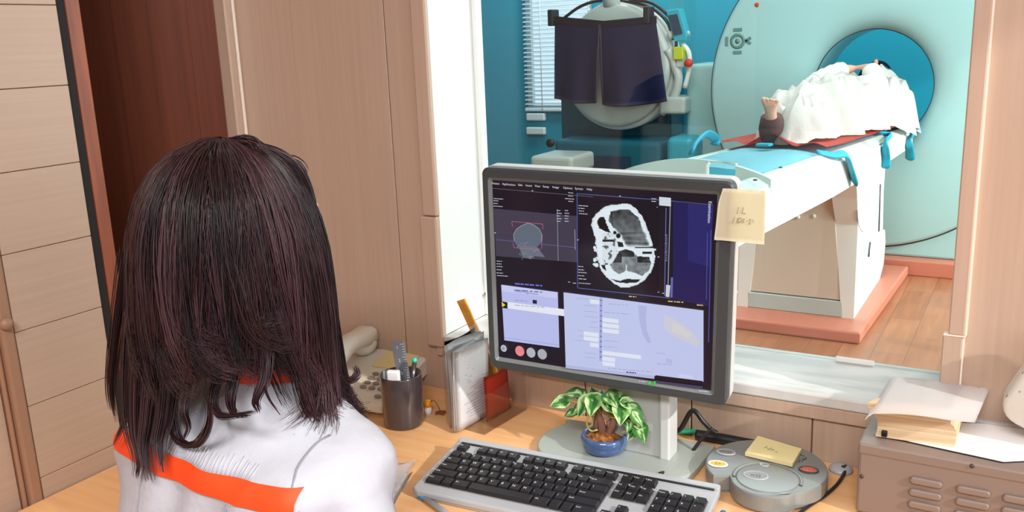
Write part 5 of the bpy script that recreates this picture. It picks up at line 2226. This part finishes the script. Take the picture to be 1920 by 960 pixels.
# soft creases pressed into the cloth
for v in t.verts:
    q = v.co
    n_ = v.normal
    k = noise.noise(V((q.x * 9 + q.z * 6, q.y * 9, q.z * 11))) * .0055 + abs(noise.noise(V((q.x * 16 - q.z * 12, q.y * 14, q.z * 8 + 3)))) * -.006
    k += .0035 * math.sin((q.x - .5 * q.z) * 58 + 4 * noise.noise(q * 7)) * (1 if q.z < .91 else .35)
    v.co = q + n_ * k
t.normal_update()
bv_ = BVHTree.FromBMesh(t)
gb = B()
gb.add(t)
tun = gb.build('tunic', MT['cloth'], wo)


def onback(x, z, off=.0016):
    h = bv_.ray_cast(V((x, .2, z)), V((0, 1, 0)))
    if h[0] is None:
        return V((x, .70, z))
    return h[0] + h[1] * off


b = B()
xa_, xb_ = OX - .178, OX + .181
b.sheet(lambda a, c: onback(xa_ + (xb_ - xa_) * a, (.943 - .003 * math.sin(a * PI)) - .026 * c, .0022), 70, 5)
b.build('back_stripe', MT['stripe'], tun)
b = B()
for k in range(42):
    x = xa_ + .03 + (xb_ - xa_ - .10) * k / 41
    b.tube([onback(x, .947 - .006, .0012), onback(x + random.uniform(-.002, .002), .957 + random.uniform(-.003, .004), .0004)], .0011, 5)
b.build('gathers', MT['cloth'], tun)
for s in (-1, 1):
    b = B()
    pts = []
    for k in range(25):
        th = R(-150) + R(240) * k / 24                       # round the armhole from under the arm, over the back, to the shoulder
        q = V((OX + s * (.168 - .022 * max(0, math.sin(th + PI / 2 - .2) if False else math.sin(th))), .775 - .075 * math.cos(th), .915 + .060 * math.sin(th)))
        h = bv_.find_nearest(q)
        pts.append(h[0] + h[1] * .0006)
    b.tube(pts, .0014, 6)
    b.build('armhole_seam', MT['seam'], tun)
    b = B()
    b.tube([onback(OX + s * .085 - s * .02 * k / 10, .925 - .03 * k, .0004) for k in range(11)], .0009, 6)
    b.build('back_seam', MT['seam'], tun)
b = B()
b.loft([[V((OX + r_ * 1.05 * math.cos(2 * PI * i / 40), .793 + r_ * .98 * math.sin(2 * PI * i / 40), z - .010 * math.sin(2 * PI * i / 40))) for i in range(40)] for r_, z in ((.077, 1.022), (.0735, 1.052), (.070, 1.053), (.067, 1.036))], cap=False)
b.build('collar', MT['stripe'], tun)

# ---------------------------------------------------------------- her hair
HCX, HCY = OX - .022, .786
PROF = [(0, 1.328), (.030, 1.325), (.060, 1.313), (.087, 1.291), (.108, 1.260), (.122, 1.222), (.130, 1.185), (.134, 1.145), (.137, 1.10), (.138, 1.06), (.140, 1.02), (.143, .98), (.158, .94), (.158, .90), (.157, .86)]
PL = [0]
for a, c in zip(PROF, PROF[1:]):
    PL.append(PL[-1] + math.hypot(c[0] - a[0], c[1] - a[1]))


def prof_at(s):
    s = max(0, min(PL[-1] - 1e-6, s))
    for k in range(len(PL) - 1):
        if s <= PL[k + 1]:
            t = (s - PL[k]) / (PL[k + 1] - PL[k])
            return PROF[k][0] + (PROF[k + 1][0] - PROF[k][0]) * t, PROF[k][1] + (PROF[k + 1][1] - PROF[k][1]) * t
    return PROF[-1]


def s_of_z(z):
    for k in range(len(PL) - 1):
        if PROF[k + 1][1] <= z:
            t = (PROF[k][1] - z) / (PROF[k][1] - PROF[k + 1][1])
            return PL[k] + (PL[k + 1] - PL[k]) * t
    return PL[-1]


def hpos(az, r_, z):
    """az 0 = straight behind the head, + towards her right"""
    return V((HCX + r_ * math.sin(az) * .97, HCY - r_ * math.cos(az) * (1.0 if math.cos(az) > 0 else .86), z))


hv, hf, hcol = [], [], []
rh = random.Random(11)
TONES = [(26, 15, 18), (36, 21, 25), (46, 28, 33), (58, 36, 42), (78, 50, 56), (52, 27, 28), (68, 36, 34)]


def strand(pts, r_, tone):
    n = len(pts)
    base = len(hv)
    d0 = (pts[1] - pts[0]).normalized()
    nrm = d0.orthogonal().normalized()
    for i, p in enumerate(pts):
        d = (pts[min(i + 1, n - 1)] - pts[max(i - 1, 0)])
        d = d.normalized() if d.length > 1e-9 else d0
        nrm = nrm - d * nrm.dot(d)
        nrm = nrm.normalized() if nrm.length > 1e-6 else d.orthogonal().normalized()
        bn = d.cross(nrm)
        rr = r_ * (1 if i < n * .7 else max(.22, 1 - (i - n * .7) / (n * .3) * .85))
        for k in range(3):
            a = 2 * PI * k / 3
            hv.append(p + (nrm * math.cos(a) + bn * math.sin(a)) * rr)
            hcol.append(tone)
    for i in range(n - 1):
        for k in range(3):
            hf.append((base + i * 3 + k, base + i * 3 + (k + 1) % 3, base + i * 3 + 3 + (k + 1) % 3, base + i * 3 + 3 + k))


NCL = 230
for c_i in range(NCL):
    az_c = rh.uniform(-2.25, 2.25)
    lay_c = rh.random() ** .55
    back = max(0, math.cos(az_c))
    right = az_c > 1.0
    q = max(0, min(1, (az_c - 1.0) / 1.1))
    zend = 1.046 - .132 * q * q * (3 - 2 * q) - .02 * max(0, -az_c - .2) + rh.gauss(0, .020) + .025 * (1 - lay_c)
    curl = rh.choice([-1, 1, 1]) * rh.uniform(.1, 1.) * (1.0 if not right else 1.2)
    tw = rh.uniform(-.16, .16)
    ph1, ph2 = rh.uniform(0, 6.28), rh.uniform(0, 6.28)
    wav = rh.uniform(.002, .006)
    ctone = lin(rh.choice(TONES))
    ns = 32
    s_end = s_of_z(zend)
    part = rh.uniform(.0, .035)
    for k in range(ns):
        az0 = az_c + rh.gauss(0, .16)
        az1 = az_c + rh.gauss(0, .035)
        lay_ = min(1, max(.25, lay_c + rh.gauss(0, .08)))
        s0 = part + rh.random() ** 1.3 * .085
        se = s_end * (1 + rh.gauss(0, .018))
        N = 20
        pts = []
        j1, j2 = rh.uniform(-1, 1), rh.uniform(0, 6.28)
        for i in range(N):
            t = i / (N - 1)
            s = s0 + (se - s0) * t
            r_, z = prof_at(s)
            cl_ = t ** .7
            az = az0 + (az1 - az0) * cl_ + tw * t * t
            r_ = r_ * (.80 + .20 * lay_) + (.004 * j1 * (1 - .4 * t))
            r_ += wav * math.sin(t * 7 + ph1) * t
            if right:
                r_ += .0 * max(0, (1.11 - z) / .11) * min(1, (az_c - 1.0) / .5)
            az += (wav / .14) * math.sin(t * 6 + ph2) * t + .012 * math.sin(t * 9 + j2)
            z -= (1 - lay_) * .012
            if t > .74:
                q = (t - .74) / .26
                az += curl * .30 * q * q
                r_ += .012 * q * q * (abs(curl) if right else max(0, curl)) 
                z += .030 * q * q * q * abs(curl)
            pts.append(hpos(az, max(.004, r_), z))
        f_ = rh.uniform(.75, 1.25)
        strand(pts, rh.uniform(.0004, .0008), (ctone[0] * f_, ctone[1] * f_, ctone[2] * f_, 1))


def guide(px, Y, cnt, spread, r_=.0009, shrink=.35, ytip=None, tone=None):
    """a lock following a seen line, standing at its own distance Y"""
    n = len(px)
    g_ = catmull([PMi @ ony(x, y, Y + ((ytip - Y) * i / (n - 1) if ytip else 0)) for i, (x, y) in enumerate(px)], 26)
    for k in range(cnt):
        o = V((rh.gauss(0, 1), rh.gauss(0, .6), rh.gauss(0, .5)))
        f_ = rh.uniform(.7, 1.3)
        c = lin(tone or rh.choice(TONES[:5]))
        cut = rh.randint(20, 26)
        strand([g_[i] + o * spread * (1 - (1 - shrink) * i / 25) for i in range(cut)], r_ * rh.uniform(.7, 1.1), (c[0] * f_, c[1] * f_, c[2] * f_, 1))


# the long lock down the back, its curls, and wisps over the yoke
guide([(305, 430), (300, 560), (292, 650), (284, 720), (276, 790), (270, 840), (280, 900)], .715, 170, .011, ytip=.642)
guide([(270, 480), (264, 570), (256, 650), (250, 740), (252, 810), (262, 860), (258, 895)], .695, 110, .009, ytip=.648)
guide([(325, 480), (322, 600), (318, 700), (310, 780), (300, 830), (305, 885)], .71, 110, .009, ytip=.642)
guide([(350, 520), (346, 640), (330, 720), (322, 780), (336, 826), (366, 834), (388, 808), (394, 770), (384, 740)], .71, 70, .0045, ytip=.640)
guide([(376, 560), (370, 650), (350, 720), (344, 770), (352, 800), (345, 822)], .71, 50, .005, ytip=.644)
guide([(424, 540), (418, 640), (410, 700), (400, 752), (412, 778), (446, 778), (482, 770)], .73, 55, .005, ytip=.655)
guide([(452, 540), (450, 640), (440, 700), (432, 750), (440, 776), (468, 780)], .74, 50, .005, ytip=.655)
guide([(480, 600), (486, 660), (496, 720), (505, 748), (526, 778)], .74, 8, .002, ytip=.668)
guide([(504, 540), (500, 640), (496, 710), (480, 750), (486, 772)], .75, 60, .006, ytip=.665)
guide([(240, 470), (226, 560), (214, 650), (208, 730), (218, 790)], .692, 60, .007, ytip=.675)
guide([(250, 520), (243, 600), (236, 700), (236, 780), (215, 835)], .690, 50, .006, ytip=.664)
# flips on her right side
guide([(560, 420), (575, 500), (594, 590), (606, 660), (624, 706), (650, 714), (668, 702), (666, 686)], .82, 110, .007, ytip=.865)
guide([(570, 420), (590, 490), (608, 560), (622, 630), (636, 676), (640, 700)], .83, 90, .006, ytip=.87)
guide([(550, 460), (565, 550), (590, 640), (612, 720), (638, 762), (656, 752), (662, 736)], .82, 110, .007, ytip=.86)
guide([(535, 470), (550, 570), (575, 660), (605, 740), (630, 785), (640, 806)], .81, 130, .008, ytip=.85)
guide([(515, 490), (530, 590), (556, 680), (590, 750), (618, 790), (634, 800)], .80, 130, .008, ytip=.85)
guide([(495, 480), (506, 570), (536, 660), (566, 730), (600, 775)], .77, 110, .008, ytip=.825)
guide([(470, 500), (484, 590), (500, 660), (530, 720), (560, 752)], .75, 90, .008, ytip=.80)
# tousled crown
guide([(325, 318), (350, 294), (388, 276), (430, 268), (470, 272), (500, 290)], .79, 90, .006, shrink=1.)
guide([(350, 310), (400, 276), (446, 264), (474, 268), (486, 284)], .79, 70, .005, shrink=1.)
guide([(430, 280), (446, 264), (462, 262), (480, 272), (512, 294), (548, 320), (580, 380), (600, 470)], .80, 90, .006, ytip=.85)
guide([(470, 276), (520, 288), (556, 316), (578, 364), (592, 430), (604, 500)], .81, 80, .006, ytip=.86)
guide([(520, 300), (548, 292), (570, 304), (580, 322)], .84, 7, .0015, .0005)
guide([(524, 304), (556, 300), (574, 318), (578, 340)], .84, 6, .0015, .0005)
guide([(585, 380), (600, 425), (612, 452), (619, 478)], .87, 8, .0015, .0006)
me = bpy.data.meshes.new('hair')
Wi = wmat(wo).inverted()
me.from_pydata([Wi @ v for v in hv], [], hf)
me.materials.append(MT['hair'])
me.shade_smooth()
ho = bpy.data.objects.new('hair', me)
C.objects.link(ho)
ho.parent = wo
WM[ho.name] = wmat(wo)
ca = me.color_attributes.new('Col', 'FLOAT_COLOR', 'POINT')
flat = [x for c in hcol for x in c]
ca.data.foreach_set('color', flat)
# mass of the hair beneath the strands
b = B()
rings = []
NA = 48
for zz_ in [1.318, 1.308, 1.288, 1.258, 1.222, 1.185, 1.145, 1.10, 1.085]:
    r_, _ = prof_at(s_of_z(zz_))
    rings.append([hpos(-2.05 + 4.10 * i / NA, r_ * .86, zz_ - .006) for i in range(NA + 1)])
b.loft(rings, cap=False, closed=False)
b.ball((HCX, HCY + .012, 1.232), (.086, .100, .090))
hm = b.build('hair_mass', MT['hair'], ho)
setcol(hm, [lin((38, 22, 26))] * len(hm.data.vertices))

wo.matrix_world = PMt @ M.Translation((OX, .72, .46))

# the stool that carries the operator
stl = thing('swivel_stool', 'round grey swivel stool under the seated operator', 'stool', (OX, .70, 0))
b = B()
b.lathe([(0, 0), (.19, 0), (.20, .015), (.20, .045), (.185, .06), (0, .062)], 40, M.Translation((OX, .71, .40)))
b.build('seat', MT['stool'], stl)
b = B()
b.tube([(OX, .71, .05), (OX, .71, .40)], .025, 16)
b.build('pole', MT['chrome'], stl)
for k in range(5):
    a = 2 * PI * k / 5 + .3
    b = B()
    b.tube([(OX, .71, .075), (OX + .24 * math.cos(a), .71 + .24 * math.sin(a), .055)], [.022, .014], 10)
    b.ball((OX + .24 * math.cos(a), .71 + .24 * math.sin(a), .026), (.02, .02, .026))
    b.build('leg', MT['black'], stl)

# ================================================================= light
sc = bpy.context.scene
w = bpy.data.worlds.new('sky')
sc.world = w
w.use_nodes = True
bg = w.node_tree.nodes['Background']
bg.inputs['Color'].default_value = (.78, .88, 1, 1)
bg.inputs['Strength'].default_value = 1.2


def area(name, loc, target, sx, sy, power, col=(1, 1, 1)):
    l = bpy.data.lights.new(name, 'AREA')
    l.shape = 'RECTANGLE'
    l.size, l.size_y = sx, sy
    l.energy = power
    l.color = col
    o = bpy.data.objects.new(name, l)
    C.objects.link(o)
    o.location = loc
    o.rotation_euler = (V(target) - V(loc)).to_track_quat('-Z', 'Y').to_euler()
    return o


s = bpy.data.lights.new('sun', 'SUN')
s.energy = 2.8
s.angle = R(1.6)
s.color = (1, .96, .91)
so_ = bpy.data.objects.new('sun', s)
C.objects.link(so_)
so_.rotation_euler = V((-.97, .245, -.53)).to_track_quat('-Z', 'Y').to_euler()
# area lamps at the windows of both rooms, added as soft daylight fill
area('window_fill', (XE - .02, (W0 + W1) / 2, (WZ0 + WZ1) / 2), (-1, (W0 + W1) / 2, (WZ0 + WZ1) / 2 - .1), W1 - W0, WZ1 - WZ0, 14, (.97, .99, 1))  # added fill lamp; the window opening was widened to suit it
area('scanner_window_daylight', (XB - .02, 4.4, 1.85), (-1, 4.4, 1.7), 4.9, 1.9, 205, (1, .98, .95))
# added overhead fill lamps, no fixtures modelled; the last brightens the far wall
area('ceiling_fill', (.1, -1.0, HT - .02), (.05, -.85, 0), 1.2, .6, 86, (1, .99, .975))
area('scanner_ceiling_fill', (-1.2, 4.0, HC - .02), (-1.2, 4.0, 0), 2.4, 1.2, 55, (1, 1, 1))
area('far_wall_fill', (-2.6, 6.75, HC - .02), (-2.6, 7.0, 0), 3.0, .5, 55, (1, 1, 1))

vs = sc.view_settings
vs.view_transform = 'Standard'
vs.look = 'None'
vs.exposure = 0.
vs.gamma = 1.
vs.use_curve_mapping = False
sc.cycles.max_bounces = 8
sc.cycles.transparent_max_bounces = 16
sc.cycles.use_denoising = True
sc.cycles.caustics_reflective = False
sc.cycles.caustics_refractive = False
sc.cycles.sample_clamp_indirect = 6
